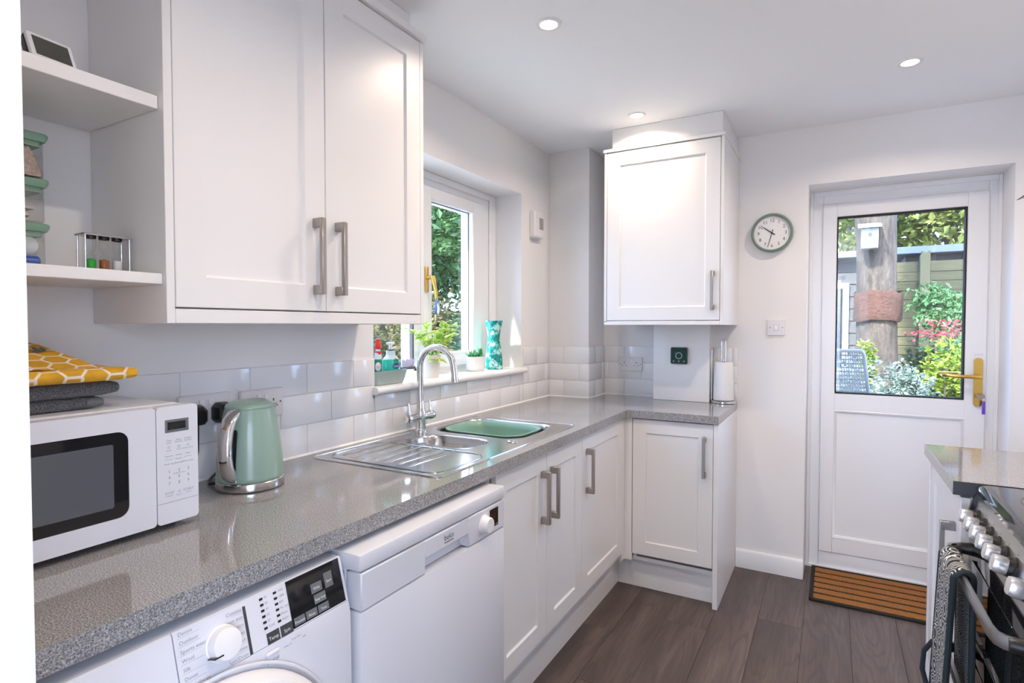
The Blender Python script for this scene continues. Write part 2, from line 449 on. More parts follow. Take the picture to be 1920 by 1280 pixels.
def link(name, me, parent, loc):
    o = bpy.data.objects.new(name, me); COL.objects.link(o)
    if parent is not None:
        o.parent = parent; o.location = Vector(loc) - ORG[parent]
    else:
        o.location = loc
    ORG[o] = Vector(loc)
    return o
def mesh(name, b, mats, org, sharp=40, normals=True):
    if normals: bmesh.ops.recalc_face_normals(b.bm, faces=b.bm.faces[:])
    bmesh.ops.translate(b.bm, vec=-Vector(org), verts=b.bm.verts[:])
    me = bpy.data.meshes.new(name); b.bm.to_mesh(me); b.bm.free()
    for x in (mats if isinstance(mats, (list, tuple)) else [mats]): me.materials.append(M[x] if isinstance(x, str) else x)
    me.set_sharp_from_angle(angle=math.radians(sharp))
    return me
def obj(name, b, mats, parent=None, loc=None, sharp=40, normals=True, label=None):
    """one mesh object; a part keeps its thing's origin"""
    if parent is not None: org = ORG[parent]
    elif loc is not None: org = Vector(loc)
    else:
        xs = [v.co for v in b.bm.verts]
        org = Vector(((min(v.x for v in xs) + max(v.x for v in xs)) / 2, (min(v.y for v in xs) + max(v.y for v in xs)) / 2, min(v.z for v in xs)))
    o = link(name, mesh(name, b, mats, org, sharp, normals), parent, org)
    if label: o['label'] = label
    return o
def tag(o, label, cat, group=None, kind=None):
    o['label'] = label; o['category'] = cat
    if group: o['group'] = group
    if kind: o['kind'] = kind
    return o
def thing(name, loc, label, cat, group=None):
    o = bpy.data.objects.new(name, None); COL.objects.link(o); o.location = loc; o.empty_display_size = 0.05
    ORG[o] = Vector(loc)
    return tag(o, label, cat, group)
def structure(name, b, mats, loc=(0, 0, 0), parent=None, **kw):
    o = obj(name, b, mats, parent, loc if parent is None else None, **kw)
    if parent is None: o['kind'] = 'structure'
    return o
def dup(root, delta, label=None):
    def cp(o, par):
        c = o.copy(); COL.objects.link(c)
        if par is not None: c.parent = par
        for ch in kids.get(o, ()): cp(ch, c)
        return c
    kids = {}
    for o in list(bpy.data.objects):
        if o.parent is not None: kids.setdefault(o.parent, []).append(o)
    r = cp(root, None)
    r.location = root.location + Vector(delta)
    ORG[r] = ORG[root] + Vector(delta)
    if label: r['label'] = label
    return r

def shaker(b, w, h, t=0.020, stile=0.066, rec=0.007):
    """frame-and-panel door in local xy, front towards +z, back at z = 0"""
    def rect(i, z): return [(i, i, z), (w - i, i, z), (w - i, h - i, z), (i, h - i, z)]
    b.loft([rect(0.0, 0), rect(0.0, t - 0.0015), rect(0.0015, t), rect(stile, t), rect(stile + 0.0045, t - rec)])
def bar_handle(b, L, stand=0.032, w=0.013, post=0.024):
    """straight bar handle along local y, centred on local origin, standing off +z"""
    b.box(-w / 2, w / 2, -L / 2, L / 2, stand - 0.008, stand + 0.004, 0.0012, 1)
    for s in (-1, 1):
        y0 = s * L / 2 - (post if s > 0 else 0)
        b.box(-w / 2 - 0.001, w / 2 + 0.001, y0, y0 + post, 0.0, stand - 0.004, 0.001, 1)
def cab_door(parent, o, U, w, h, handle=None, name='door', hl=0.19, t=0.02, stile=0.066):
    """o = lower left back corner seen from the front; handle = (x, y centre) on the door"""
    b = B(frameT(o, U, (0, 0, 1))); shaker(b, w, h, t, stile)
    d = obj(name, b, 'cab', parent)
    if handle:
        U = Vector(U); W = U.cross(Vector((0, 0, 1)))
        b = B(frameT(Vector(o) + U * handle[0] + Vector((0, 0, handle[1])) + W * t, U, (0, 0, 1))); bar_handle(b, hl)
        obj('handle', b, 'nickel', d, label='brushed nickel bar handle')
    return d
# ================================================================== the setting
ZC = 2.349      # ceiling
YB = 3.316      # back wall
XR = 2.39       # right wall
WT = 0.91       # worktop height
YN0, YN1 = 0.10, 0.20   # wall with the doorway the camera stands in
XJ = 0.934      # left jamb of that doorway
YD = 3.53       # back door frame plane

# floor: sub-floor slab plus one object for every plank
b = B(); b.box(-1.0, 3.4, -3.6, 3.70, -0.12, -0.006)
floor = structure('floor', b, 'dark')
PW, PL = 0.181, 1.22
plank_cache = {}
def plank(x0, x1, y0, y1):
    k = (round(x1 - x0, 3), round(y1 - y0, 3))
    if k not in plank_cache:
        bb = B(); bb.box(-k[0] / 2 + 0.0004, k[0] / 2 - 0.0004, -k[1] / 2 + 0.0004, k[1] / 2 - 0.0004, -0.006, 0.0, 0.0006, 1)
        plank_cache[k] = mesh('plank', bb, 'plank', (0, 0, 0))
    link('plank', plank_cache[k], floor, ((x0 + x1) / 2, (y0 + y1) / 2, 0))
xp = 0.30; ci = 0
while xp < 2.39:
    x1 = min(xp + PW, 2.39); y = -0.9 - [0.0, 0.43, 0.81, 0.22, 0.63][ci % 5]
    while y < YD:
        y1 = min(y + PL, YD if x1 > 1.36 and xp < 2.18 else YB)
        if y1 > y + 0.01: plank(xp, x1, y, y1)
        y += PL
    xp += PW; ci += 1
b = B(); b.box(-1.0, 3.4, -3.6, -0.95, -0.006, 0.0)
structure('unseen_floor_back', b, 'bounce_floor')  # unseen floor of the next room, made pale as a light bounce

# left wall with the window opening
WY0, WY1, WZ0, WZ1 = 1.575, 2.722, 1.072, 2.045
b = B()
b.box(-0.30, 0, -0.10, WY0, -0.1, ZC + 0.1); b.box(-0.30, 0, WY1, YB + 0.30, -0.1, ZC + 0.1)
b.box(-0.30, 0, WY0, WY1, -0.1, WZ0); b.box(-0.30, 0, WY0, WY1, WZ1, ZC + 0.1)
wall_left = structure('wall_left', b, 'wall')
# back wall with the door opening
DX0, DX1, DZ1 = 1.365, 2.182, 2.055
b = B()
b.box(0, DX0, YB, YB + 0.30, -0.1, ZC + 0.1); b.box(DX1, XR + 0.3, YB, YB + 0.30, -0.1, ZC + 0.1)
b.box(DX0, DX1, YB, YB + 0.30, DZ1, ZC + 0.1)
wall_back = structure('wall_back', b, 'wall')
b = B(); b.box(XR, XR + 0.2, YN1, YB, -0.1, ZC + 0.1)
structure('wall_right', b, 'wall')
# wall between kitchen and next room, doorway's unseen right side set to limit daylight
b = B()
b.box(-1.0, XJ, YN0, YN1, -0.1, ZC + 0.1, 0.002); b.box(1.80, 3.4, YN0, YN1, -0.1, ZC + 0.1, 0.002)
structure('wall_near', b, 'wall')
b = B(); b.box(-0.30, XR + 0.2, YN0, YB + 0.30, ZC, ZC + 0.15); b.box(-1.2, 3.6, -3.8, YN0, ZC, ZC + 0.15)
ceiling = structure('ceiling', b, 'ceiling')
# next room shell, unseen; its windows are added to let daylight in
b = B(); b.box(-1.2, -1.0, -3.6, YN0, -0.1, ZC)
structure('unseen_wall_rear_left', b, 'wall')
b = B(); b.box(3.4, 3.6, -3.6, -2.45, -0.1, ZC); b.box(3.4, 3.6, 0.0, YN0, -0.1, ZC); b.box(3.4, 3.6, -2.45, 0.0, 2.15, ZC)
structure('unseen_wall_rear_right', b, 'wall')
b = B()
for y0 in (-2.45, -1.26, -0.07): b.box(3.46, 3.54, y0, y0 + 0.07, 0.0, 2.15, 0.004, 1)
b.box(3.46, 3.54, -2.45, 0.0, 0.0, 0.07); b.box(3.46, 3.54, -2.45, 0.0, 2.08, 2.15)
w3 = structure('fill_window_right', b, 'upvc')  # added window, out of view, for bluish daylight on the left units
b = B(); b.box(3.495, 3.505, -2.38, -1.26, 0.07, 2.08); b.box(3.495, 3.505, -1.19, -0.07, 0.07, 2.08)
obj('pane', b, 'glass', w3)  # panes of the added right-hand window, out of view
b = B(); b.box(-1.2, -0.8, -3.8, -3.6, -0.1, ZC); b.box(1.66, 3.6, -3.8, -3.6, -0.1, ZC); b.box(-0.8, 1.66, -3.8, -3.6, 2.15, ZC)
structure('wall_rear', b, 'wall')
b = B()
for x0, x1 in ((-0.8, -0.73), (0.40, 0.47), (1.59, 1.66)): b.box(x0, x1, -3.74, -3.66, 0.0, 2.15, 0.004, 1)
b.box(-0.8, 1.66, -3.74, -3.66, 0.0, 0.07); b.box(-0.8, 1.66, -3.74, -3.66, 2.08, 2.15)
w2 = structure('fill_window_rear', b, 'upvc')  # added window, out of view, letting soft sky light into the kitchen
b = B(); b.box(-0.73, 0.40, -3.705, -3.695, 0.07, 2.08); b.box(0.47, 1.59, -3.705, -3.695, 0.07, 2.08)
obj('pane', b, 'glass', w2)  # panes of the added rear window, out of view
# boxed-in corner and pipe boxing on the back wall
b = B(); b.box(0, 0.257, 3.064, YB, 0.90, ZC, 0.002)
wall_corner = structure('wall_corner', b, 'wall')
b = B(); b.box(0.597, 0.903, 3.20, YB, WT + 0.001, 1.345, 0.002)
b.box(0.903, 0.9035, 3.312, YB, WT, 1.345)
structure('wall_boxing', b, 'trim')
# skirting
b = B(); b.T = Matrix.Identity(4)
prof = [(0, 0), (0.015, 0), (0.015, 0.088), (0.012, 0.096), (0.006, 0.10), (0, 0.10)]
b.loft([[(1.033, YB - p[0], p[1]) for p in prof], [(DX0, YB - p[0], p[1]) for p in prof]])
structure('baseboard_back', b, 'trim')
b = B(); b.loft([[(DX1, YB - p[0], p[1]) for p in prof], [(XR, YB - p[0], p[1]) for p in prof]])
b.loft([[(XR - p[0], 2.47, p[1]) for p in prof], [(XR - p[0], YB, p[1]) for p in prof]])
structure('baseboard_right', b, 'trim')

# ------------------------------------------------------------------ wall tiles, every tile an object
tile_cache = {}
def tile(parent, axis, a0, a1, z0, z1, face, sgn):
    """axis 'y': on a plane x = face; axis 'x': on a plane y = face; sgn = direction the face looks"""
    G_ = 0.0011
    k = (axis, sgn, round(a1 - a0, 3), round(z1 - z0, 3))
    if k not in tile_cache:
        w, h = k[2] / 2 - G_, k[3] / 2 - G_
        bb = B(); t0, t1 = sorted((0.0005 * sgn, 0.0065 * sgn))
        if axis == 'y': bb.box(t0, t1, -w, w, -h, h, min(0.0028, w * 0.8), 2)
        else: bb.box(-w, w, t0, t1, -h, h, min(0.0028, w * 0.8), 2)
        tile_cache[k] = mesh('tile', bb, 'tile', (0, 0, 0))
    c = (face, (a0 + a1) / 2, (z0 + z1) / 2) if axis == 'y' else ((a0 + a1) / 2, face, (z0 + z1) / 2)
    link('tile', tile_cache[k], parent, c)
ROWS = [(0.9115, 1.009), (1.009, 1.108), (1.108, 1.207)]
TP = 0.2045
def tile_run(parent, axis, a0, a1, phase, face, sgn, rows=ROWS, ztop=None):
    for r, (z0, z1) in enumerate(rows):
        if ztop is not None:
            if z0 > ztop - 0.01: continue
            z1 = min(z1, ztop)
        p = phase + (TP / 2 if r == 1 else 0)
        k = math.floor((a0 - p) / TP)
        while p + k * TP < a1 - 1e-6:
            u0, u1 = max(a0, p + k * TP), min(a1, p + (k + 1) * TP)
            if u1 - u0 > 0.006: tile(parent, axis, u0, u1, z0, z1, face, sgn)
            k += 1
tile_run(wall_left, 'y', 0.205, WY0, 0.854, 0.0, 1)
tile_run(wall_left, 'y', WY0, WY1 + 0.013, 0.854, 0.0, 1, ztop=WZ0 - 0.002)
tile_run(wall_left, 'y', WY1 + 0.013, 3.064, 0.854, 0.0, 1)
tile_run(wall_corner, 'x', 0.007, 0.264, 0.10, 3.064, -1)
tile_run(wall_corner, 'y', 3.0575, YB, 3.16, 0.257, 1)
tile_run(wall_back, 'x', 0.264, 0.597, 0.39, YB, -1)
tile_run(wall_back, 'x', 0.904, 1.032, 0.80, YB, -1)
# grout backing and sealant bead
b = B(); b.box(0, 0.004, 0.205, 3.064, WT, WZ0 - 0.002); b.box(0, 0.004, 0.205, WY0, 1.06, 1.2065); b.box(0, 0.004, WY1 + 0.013, 3.064, 1.06, 1.2065)
obj('grout', b, 'grout', wall_left)
b = B(); b.box(0.004, 0.261, 3.060, 3.066, WT, 1.2065); b.box(0.255, 0.261, 3.06, YB, WT, 1.2065)
obj('grout', b, 'grout', wall_corner)
b = B(); b.box(0.261, 0.597, YB - 0.004, YB, WT, 1.2065); b.box(0.904, 1.032, YB - 0.004, YB, WT, 1.2065)
obj('grout', b, 'grout', wall_back)
b = B()
def bead(p, q, nx, ny):
    p, q = Vector(p), Vector(q); n = Vector((nx, ny, 0)) * 0.006
    b.loft([[p, p + n, p + Vector((0, 0, 0.006))], [q, q + n, q + Vector((0, 0, 0.006))]])
bead((0.0066, 0.205, WT + .0005), (0.0066, 3.058, WT + .0005), 1, 0)
bead((0.0066, 3.0573, WT + .0005), (0.263, 3.0573, WT + .0005), 0, -1)
bead((0.2637, 3.058, WT + .0005), (0.2637, 3.309, WT + .0005), 1, 0)
bead((0.264, 3.3093, WT + .0005), (0.597, 3.3093, WT + .0005), 0, -1)
structure('trim_1', b, 'trim')

# ------------------------------------------------------------------ kitchen window
b = B()
X0, X1 = -0.245, -0.170
b.box(X0, X1, WY0, WY0 + 0.062, WZ0, WZ1, 0.004, 1); b.box(X0, X1, 2.584, WY1, WZ0, WZ1)
b.box(X0, X1, WY0 + 0.06, 2.59, 1.975, WZ1, 0.004, 1); b.box(X0, X1, WY0 + 0.06, 2.59, WZ0, 1.135, 0.004, 1)
b.box(X0, X1, 2.012, 2.075, 1.12, 1.98, 0.004, 1)
b.box(X1, X1 + 0.010, 2.655, WY1, WZ0, WZ1, 0.004, 1)
b.box(X1 - 0.001, X1 + 0.009, WY0, 2.657, 2.010, WZ1, 0.004, 1)
win = structure('window_1', b, 'upvc')
def sash(name, y0, y1, z0, z1, x0, x1, wd, gl=True):
    b = B(); s = B()
    b.box(x0, x1, y0, y0 + wd, z0, z1, 0.005, 1); b.box(x0, x1, y1 - wd, y1, z0, z1, 0.005, 1)
    b.box(x0, x1 - .0006, y0 + wd - .006, y1 - wd + .006, z1 - wd * 0.72, z1, 0.005, 1); b.box(x0, x1 - .0006, y0 + wd - .006, y1 - wd + .006, z0, z0 + wd * 0.85, 0.005, 1)
    return obj(name, b, 'upvc', win)
sh = sash('sash', 2.045, 2.563, 1.128, 1.977, -0.232, -0.152, 0.085)
b = B(); b.box(-0.202, -0.184, 2.12, 2.49, 1.19, 1.925)
obj('pane', b, 'glass', sh)
b = B()
yy0, yy1, zz0, zz1 = 2.130, 2.478, 1.20, 1.916
for q in ((yy0 - .004, yy0 + .003, zz0, zz1), (yy1 - .003, yy1 + .004, zz0, zz1)): b.box(-0.184, -0.180, *q)
b.box(-0.184, -0.180, yy0, yy1, zz0 - .004, zz0 + .003); b.box(-0.184, -0.180, yy0, yy1, zz1 - .003, zz1 + .004)
obj('gasket', b, 'dark', sh)
b = B(); b.box(-0.202, -0.184, 1.63, 2.02, 1.13, 1.98)
obj('pane', b, 'glass', win)
b = B(); b.box(-0.186, -0.168, 2.004, 2.012, 1.135, 1.975)
obj('gasket', b, 'dark', win)
# brass window lever on the sash stile
b = B(); b.box(-0.152, -0.143, 2.072, 2.094, 1.485, 1.60, 0.003)
b.cyl((-0.145, 2.083, 1.55), (-0.112, 2.083, 1.55), 0.0085)
b.tube([(-0.114, 2.083, 1.556), (-0.108, 2.084, 1.53), (-0.100, 2.086, 1.49), (-0.096, 2.088, 1.455)], [0.010, 0.010, 0.008, 0.007])
obj('window_handle', b, 'brass', win, label='brass lever handle on the opening sash')
# sill board with rounded nosing
b = B(); prof = [(-0.17, 0)]
prof = [(-0.172, 1.072), (0.022, 1.072), (0.029, 1.075), (0.033, 1.082), (0.033, 1.090), (0.029, 1.097), (0.022, 1.100), (-0.172, 1.100)]
b.loft([[(p[0], WY0 - 0.012 if p[0] > 0 else WY0 + .001, p[1]) for p in prof], [(p[0], WY0 + 0.001, p[1]) for p in prof], [(p[0], WY1 - 0.001, p[1]) for p in prof], [(p[0], WY1 + 0.013 if p[0] > 0 else WY1 - .001, p[1]) for p in prof]])
obj('window_sill', b, 'trim', win)

# ------------------------------------------------------------------ back door
b = B()
FZ1 = 2.055
b.box(DX0, 1.432, YD, YD + 0.07, 0.012, FZ1, 0.004, 1); b.box(2.130, DX1, YD, YD + 0.07, 0.012, FZ1, 0.004, 1)
b.box(1.43, 2.132, YD, YD + 0.07, 1.982, FZ1, 0.004, 1); b.box(1.43, 2.132, YD - 0.006, YD + 0.07, 0.012, 0.092, 0.006, 2)
b.box(DX0, 1.385, YD - 0.012, YD, 0.0, FZ1, 0.003, 1); b.box(2.165, DX1, YD - 0.012, YD, 0.0, FZ1, 0.003, 1); b.box(1.3852, 2.1648, YD - 0.012, YD, 2.030, FZ1 - .001)
b.box(DX0, DX1, YD - 0.02, YD + 0.12, 0.0, 0.014)
door_frame = structure('door_1', b, 'upvc')
b = B()
LX0, LX1, LZ0, LZ1, LY0, LY1 = 1.4285, 2.1335, 0.094, 1.984, YD - 0.018, YD + 0.045
GX0, GX1, GZ0, GZ1 = 1.498, 2.048, 0.966, 1.910
PX0, PX1, PZ0, PZ1 = 1.496, 2.052, 0.178, 0.872
b.box(LX0, GX0, LY0, LY1, LZ0, LZ1, 0.005, 1); b.box(GX1, LX1, LY0, LY1, LZ0, LZ1, 0.005, 1)
b.box(GX0 - .006, GX1 + .006, LY0 + .0005, LY1, GZ1, LZ1, 0.005, 1); b.box(GX0 - .006, GX1 + .006, LY0 + .0005, LY1, PZ1, GZ0, 0.005, 1); b.box(GX0 - .006, GX1 + .006, LY0 + .0005, LY1, LZ0, PZ0, 0.005, 1)
leaf = obj('door_leaf', b, 'upvc', door_frame)
b = B(frameT((PX0 - .004, LY0 + 0.018, PZ0 - .004), (1, 0, 0), (0, 0, 1)))
w, h = PX1 - PX0 + .008, PZ1 - PZ0 + .008
def rc(i, z): return [(i, i, z), (w - i, i, z), (w - i, h - i, z), (i, h - i, z)]
b.loft([rc(0, -0.02), rc(0, 0.016), rc(0.004, 0.019), (rc(0.012, 0.015)), rc(0.018, 0.006), rc(0.024, 0.006)])
obj('door_panel', b, 'upvc', leaf)
b = B(); b.box(GX0 - .004, GX1 + .004, LY0 + 0.024, LY0 + 0.028, GZ0 - .004, GZ1 + .004); b.box(GX0 - .004, GX1 + .004, LY0 + 0.044, LY0 + 0.048, GZ0 - .004, GZ1 + .004)
obj('pane', b, 'glass', leaf)
b = B()
b.box(GX0 - .001, GX0 + .005, LY0 + .002, LY0 + 0.05, GZ0, GZ1); b.box(GX1 - .005, GX1 + .001, LY0 + .002, LY0 + 0.05, GZ0, GZ1)
b.box(GX0, GX1, LY0 + .002, LY0 + 0.05, GZ0 - .001, GZ0 + .005); b.box(GX0, GX1, LY0 + .002, LY0 + 0.05, GZ1 - .005, GZ1 + .001)
obj('gasket', b, 'rubber', leaf)
# brass lever handle with backplate, inside and out
b = B(frameT((2.102, LY0, 1.055), (1, 0, 0), (0, 0, 1)))
b.prism(rrect(-0.0175, 0.0175, -0.118, 0.118, 0.016), 0.0, 0.007)
for zz in (0.103, -0.104): b.cyl((0, zz, 0.0065), (0, zz, 0.0085), 0.005, n=12)
b.cyl((0, 0.028, 0.006), (0, 0.028, 0.040), 0.011, 0.010, n=16)
b.tube([(0.008, 0.028, 0.043), (-0.02, 0.029, 0.046), (-0.06, 0.028, 0.047), (-0.10, 0.029, 0.045), (-0.128, 0.033, 0.040)], [0.010, 0.0105, 0.009, 0.0085, 0.007], n=14)
b.cyl((0, -0.066, 0.006), (0, -0.066, 0.011), 0.009, n=16)
obj('door_handle', b, 'brass', leaf, label='brass lever handle on a long backplate')
b = B(frameT((2.102, LY1, 1.055), (1, 0, 0), (0, 0, 1)))
b.tube([(0.0, 0.03, -0.0), (0.0, 0.03, -0.045), (-0.03, 0.031, -0.05), (-0.14, 0.033, -0.048)], [0.010, 0.010, 0.0105, 0.008], n=14)
b.prism(rrect(-0.0175, 0.0175, -0.118, 0.118, 0.016), -0.007, 0.0)
obj('door_handle', b, 'brass', leaf, label='outer brass lever seen through the glass')
# key with a purple tag hanging from the lock
k = thing('door_key', (2.104, LY0 - 0.03, 0.90), 'door key in the brass lock with a purple tag hanging', 'key')
b = B(); b.cyl((2.102, LY0 - 0.010, 0.989), (2.102, LY0 - 0.030, 0.989), 0.0022, n=8); b.box(2.092, 2.124, LY0 - 0.033, LY0 - 0.030, 0.980, 0.997, 0.001, 1)
obj('key_blade', b, 'nickel', k)
b = B(); b.tube([(2.119 + 0.008 * math.cos(a), LY0 - 0.0315, 0.977 + 0.012 * math.sin(a)) for a in [2 * PI * i / 20 for i in range(20)]], 0.0009, n=6, closed=True)
obj('key_ring', b, 'brass', k)
b = B(); b.box(2.1135, 2.1265, LY0 - 0.034, LY0 - 0.029, 0.903, 0.965, 0.002, 2)
obj('key_tag', b, 'purple', k, label='purple plastic tag')
b = B(); b.box(2.086, 2.121, LY0 - 0.0012, LY0, 1.186, 1.193)
obj('sticker', b, 'socket', leaf)

# ------------------------------------------------------------------ downlights
LX = [(0.632, 1.754), (0.642, 2.712), (1.729, 2.690), (1.729, 1.754), (1.15, 0.72)]  # last one is added out of view to brighten the big wall cabinet
for i, (x, y) in enumerate(LX):
    lab = ['nearest recessed ceiling downlight, above the sink side', 'recessed ceiling downlight in front of the corner wall cabinet',
           'recessed ceiling downlight farthest right, towards the back door', 'recessed ceiling downlight over the cooker aisle', 'added ceiling downlight out of view, just inside the doorway'][i]
    d = thing('ceiling_downlight', (x, y, ZC), lab, 'downlight', 'recessed ceiling downlights')
    b = B(); b.lathe((x, y, ZC), [(0.043, 0.0), (0.0425, -0.004), (0.038, -0.006), (0.030, -0.004), (0.0285, 0.0)], 32, False, False)
    obj('bezel', b, 'trim', d)
    b = B(); b.lathe((x, y, ZC), [(0.0288, -0.0028), (0.015, -0.0036), (0.0005, -0.0038)], 28, True, False)
    obj('lamp_disc', b, 'lamp', d)
    ld = bpy.data.lights.new('downlight_lamp', 'AREA'); ld.shape = 'DISK'; ld.size = 0.055; ld.energy = LAMP_POWER * (0.6 if i == 1 else 1.0); ld.color = LAMP_COLOR; ld.spread = math.radians(150)
    lo = bpy.data.objects.new('downlight_lamp', ld); COL.objects.link(lo); lo.parent = d; lo.location = (0, 0, -0.008)
# ================================================================== fitted units
YU = (0, 1, 0)
# L-shaped worktop with sink cut-out
b = B()
b.plate([(0.007, 0.205), (0.6, 0.205), (0.6, 2.724), (0.607, 2.731), (1.031, 2.731), (1.031, 3.309), (0.264, 3.309), (0.264, 3.057), (0.007, 3.057)],
        [rrect(0.075, 0.525, 1.262, 2.165, 0.04)], 0.8725, WT)
wt = tag(obj('worktop', b, 'worktop', sharp=30), 'L-shaped grey speckled worktop running from microwave round the sink to the corner', 'worktop')
# right-hand worktop
b = B(); b.box(1.772, 2.388, 1.914, 2.462, 0.8725, WT, 0.0015, 1)
wr = tag(obj('worktop', b, 'worktop'), 'short grey speckled worktop beside the cooker on the right', 'worktop')

b = B(); b.box(1.7725, 2.388, 1.9105, 1.914, 0.873, WT - .0005); obj('end_shade_strip', b, 'dark', wr, label='dark strip for the shade on the end facing the cooker')  # added strip: shade on the worktop's near end put in as dark colour

# ---- sink base cabinet, corner base cabinet, end base cabinet
def carcass(b, x0, x1, y0, y1, z0, z1, t=0.018, front='x'):
    b.box(x0, x1, y0, y0 + t, z0, z1); b.box(x0, x1, y1 - t, y1, z0, z1)
    b.box(x0, x1, y0 + t, y1 - t, z0, z0 + t)
    if front == 'x': b.box(x0, x0 + 0.008, y0 + t, y1 - t, z0 + t, z1)
XD = 0.58; DZ0, DZT = 0.187, 0.866
c1 = thing('base_cabinet', (0.3, 1.84, 0.15), 'white two-door base cabinet under the sink', 'cabinet')
b = B(); carcass(b, 0.03, 0.556, 1.478, 2.188, 0.150, 0.8695); obj('carcass', b, 'cab', c1)
cab_door(c1, (XD - .02, 1.494, DZ0), YU, 0.356, DZT - DZ0, (0.318, 0.525))
cab_door(c1, (XD - .02, 1.8535, DZ0), YU, 0.335, DZT - DZ0, (0.036, 0.525))
c2 = thing('base_cabinet', (0.3, 2.45, 0.15), 'white single-door base cabinet right of the sink, in the corner', 'cabinet')
b = B(); carcass(b, 0.03, 0.556, 2.1905, 3.03, 0.150, 0.8695); b.box(0.556, 0.579, 2.712, 2.752, 0.150, 0.8695); b.box(0.579, 0.617, 2.750, 2.768, 0.150, 0.8695)
obj('carcass', b, 'cab', c2)
cab_door(c2, (XD - .02, 2.1915, DZ0), YU, 0.519, DZT - DZ0, (0.049, 0.525))
c3 = thing('base_cabinet', (0.82, 3.0, 0.15), 'white base cabinet in front of the back wall, below the paper towels', 'cabinet')
b = B(); b.box(0.619, 0.637, 2.772, 3.30, 0.15, 0.8695); b.box(0.637, 1.006, 2.772, 3.30, 0.15, 0.168); b.box(0.637, 1.006, 3.29, 3.30, 0.168, 0.8695)
obj('carcass', b, 'cab', c3)
b = B(); b.box(1.008, 1.031, 2.742, 3.3155, 0.0, 0.8695, 0.001, 1); obj('end_panel', b, 'cab', c3)
cab_door(c3, (0.620, 2.770, DZ0), (1, 0, 0), 0.385, DZT - DZ0, (0.347, 0.525))
b = B(); b.box(0.512, 0.530, 1.478, 2.822, 0.0, 0.1495, 0.001, 1); b.box(0.530, 1.0075, 2.804, 2.822, 0.0, 0.1495, 0.001, 1)
structure('trim_2', b, 'cab')

# ---- big wall cabinet over the worktop
XW = 0.297
c = thing('wall_cabinet', (0.15, 1.08, 1.333), 'large white two-door wall cabinet above the microwave and kettle', 'cabinet')
b = B(); b.box(0.001, XW, 0.661, 0.679, 1.333, 2.2545, 0.001, 1); b.box(0.001, XW, 1.4825, 1.500, 1.333, 2.2545, 0.001, 1)
b.box(0.001, XW - .022, 0.679, 1.4825, 1.350, 1.366); b.box(0.001, XW - .022, 0.679, 1.4825, 2.238, 2.2545); b.box(0.001, 0.01, 0.679, 1.4825, 1.366, 2.238)
obj('carcass', b, 'cab', c)
b = B(); b.box(XW - .022, XW, 0.679, 1.4825, 1.333, 1.3635, 0.0015, 1); obj('light_rail', b, 'cab', c)
b = B(); b.box(0.001, XW + .014, 0.661, 1.508, 2.2555, 2.279, 0.0015, 1); obj('cornice', b, 'cab', c)
cab_door(c, (XW - .02, 0.6805, 1.367), YU, 0.400, 0.886, (0.364, 0.1425), hl=0.198)
cab_door(c, (XW - .02, 1.0835, 1.367), YU, 0.3985, 0.886, (0.036, 0.1425), hl=0.198)
b = B(); b.box(0.001, 0.262, 0.661, 1.478, 2.2795, ZC - .001, 0.0015, 1); structure('trim_3', b, 'cab')

# ---- corner wall cabinet
c = thing('wall_cabinet', (0.73, 3.07, 1.333), 'white single-door wall cabinet between the corner and the clock', 'cabinet')
b = B(); b.box(0.4365, 0.4505, 2.826, 3.3155, 1.3465, 2.224, 0.001, 1); b.box(1.0155, 1.030, 2.826, 3.3155, 1.333, 2.224, 0.001, 1)
b.box(0.4505, 1.0155, 2.850, 3.199, 1.347, 1.357); b.box(0.4505, 1.0155, 2.850, 3.3155, 2.208, 2.224); b.box(0.4505, 1.0155, 3.185, 3.199, 1.357, 2.208)
obj('carcass', b, 'cab', c)
b = B(); b.box(0.4365, 1.0155, 2.826, 2.848, 1.333, 1.3535, 0.0015, 1); obj('light_rail', b, 'cab', c)
b = B(); b.box(0.431, 1.0355, 2.820, 3.3155, 2.2245, 2.242, 0.0015, 1); obj('cornice', b, 'cab', c)
cab_door(c, (0.4525, 2.846, 1.356), (1, 0, 0), 0.561, 0.864, (0.530, 0.142), hl=0.185)
b = B(); b.box(0.470, 1.018, 2.850, 3.3155, 2.2425, ZC - .001, 0.0015, 1); structure('trim_4', b, 'cab')

# ---- open shelves beside the big wall cabinet
b = B(); b.box(0.001, 0.279, 0.2015, 0.660, 1.769, 1.796, 0.0012, 1)
tag(obj('shelf', b, 'cab'), 'upper white open shelf holding the small digital clock', 'shelf', 'open white shelves')
b = B(); b.box(0.001, 0.286, 0.2015, 0.660, 1.413, 1.435, 0.0012, 1)
tag(obj('shelf', b, 'cab'), 'lower white open shelf holding jars and sand timers', 'shelf', 'open white shelves')

# ---- narrow cabinet on the right
c = thing('base_cabinet', (2.1, 2.18, 0.0), 'white base cabinet right of the doormat, beside the cooker', 'cabinet')
b = B(); b.box(1.787, 2.388, 2.440, 2.4585, 0.0, 0.8695, 0.001, 1); obj('end_panel', b, 'cab', c)
b = B(); b.box(1.812, 2.388, 1.912, 1.930, 0.15, 0.8695); b.box(1.812, 2.388, 1.930, 2.4395, 0.15, 0.168); b.box(1.850, 1.868, 1.912, 2.4395, 0.0, 0.1495); obj('carcass', b, 'cab', c)
cab_door(c, (1.8105, 2.4375, 0.155), (0, -1, 0), 0.522, 0.711, (0.452, 0.515), hl=0.215)

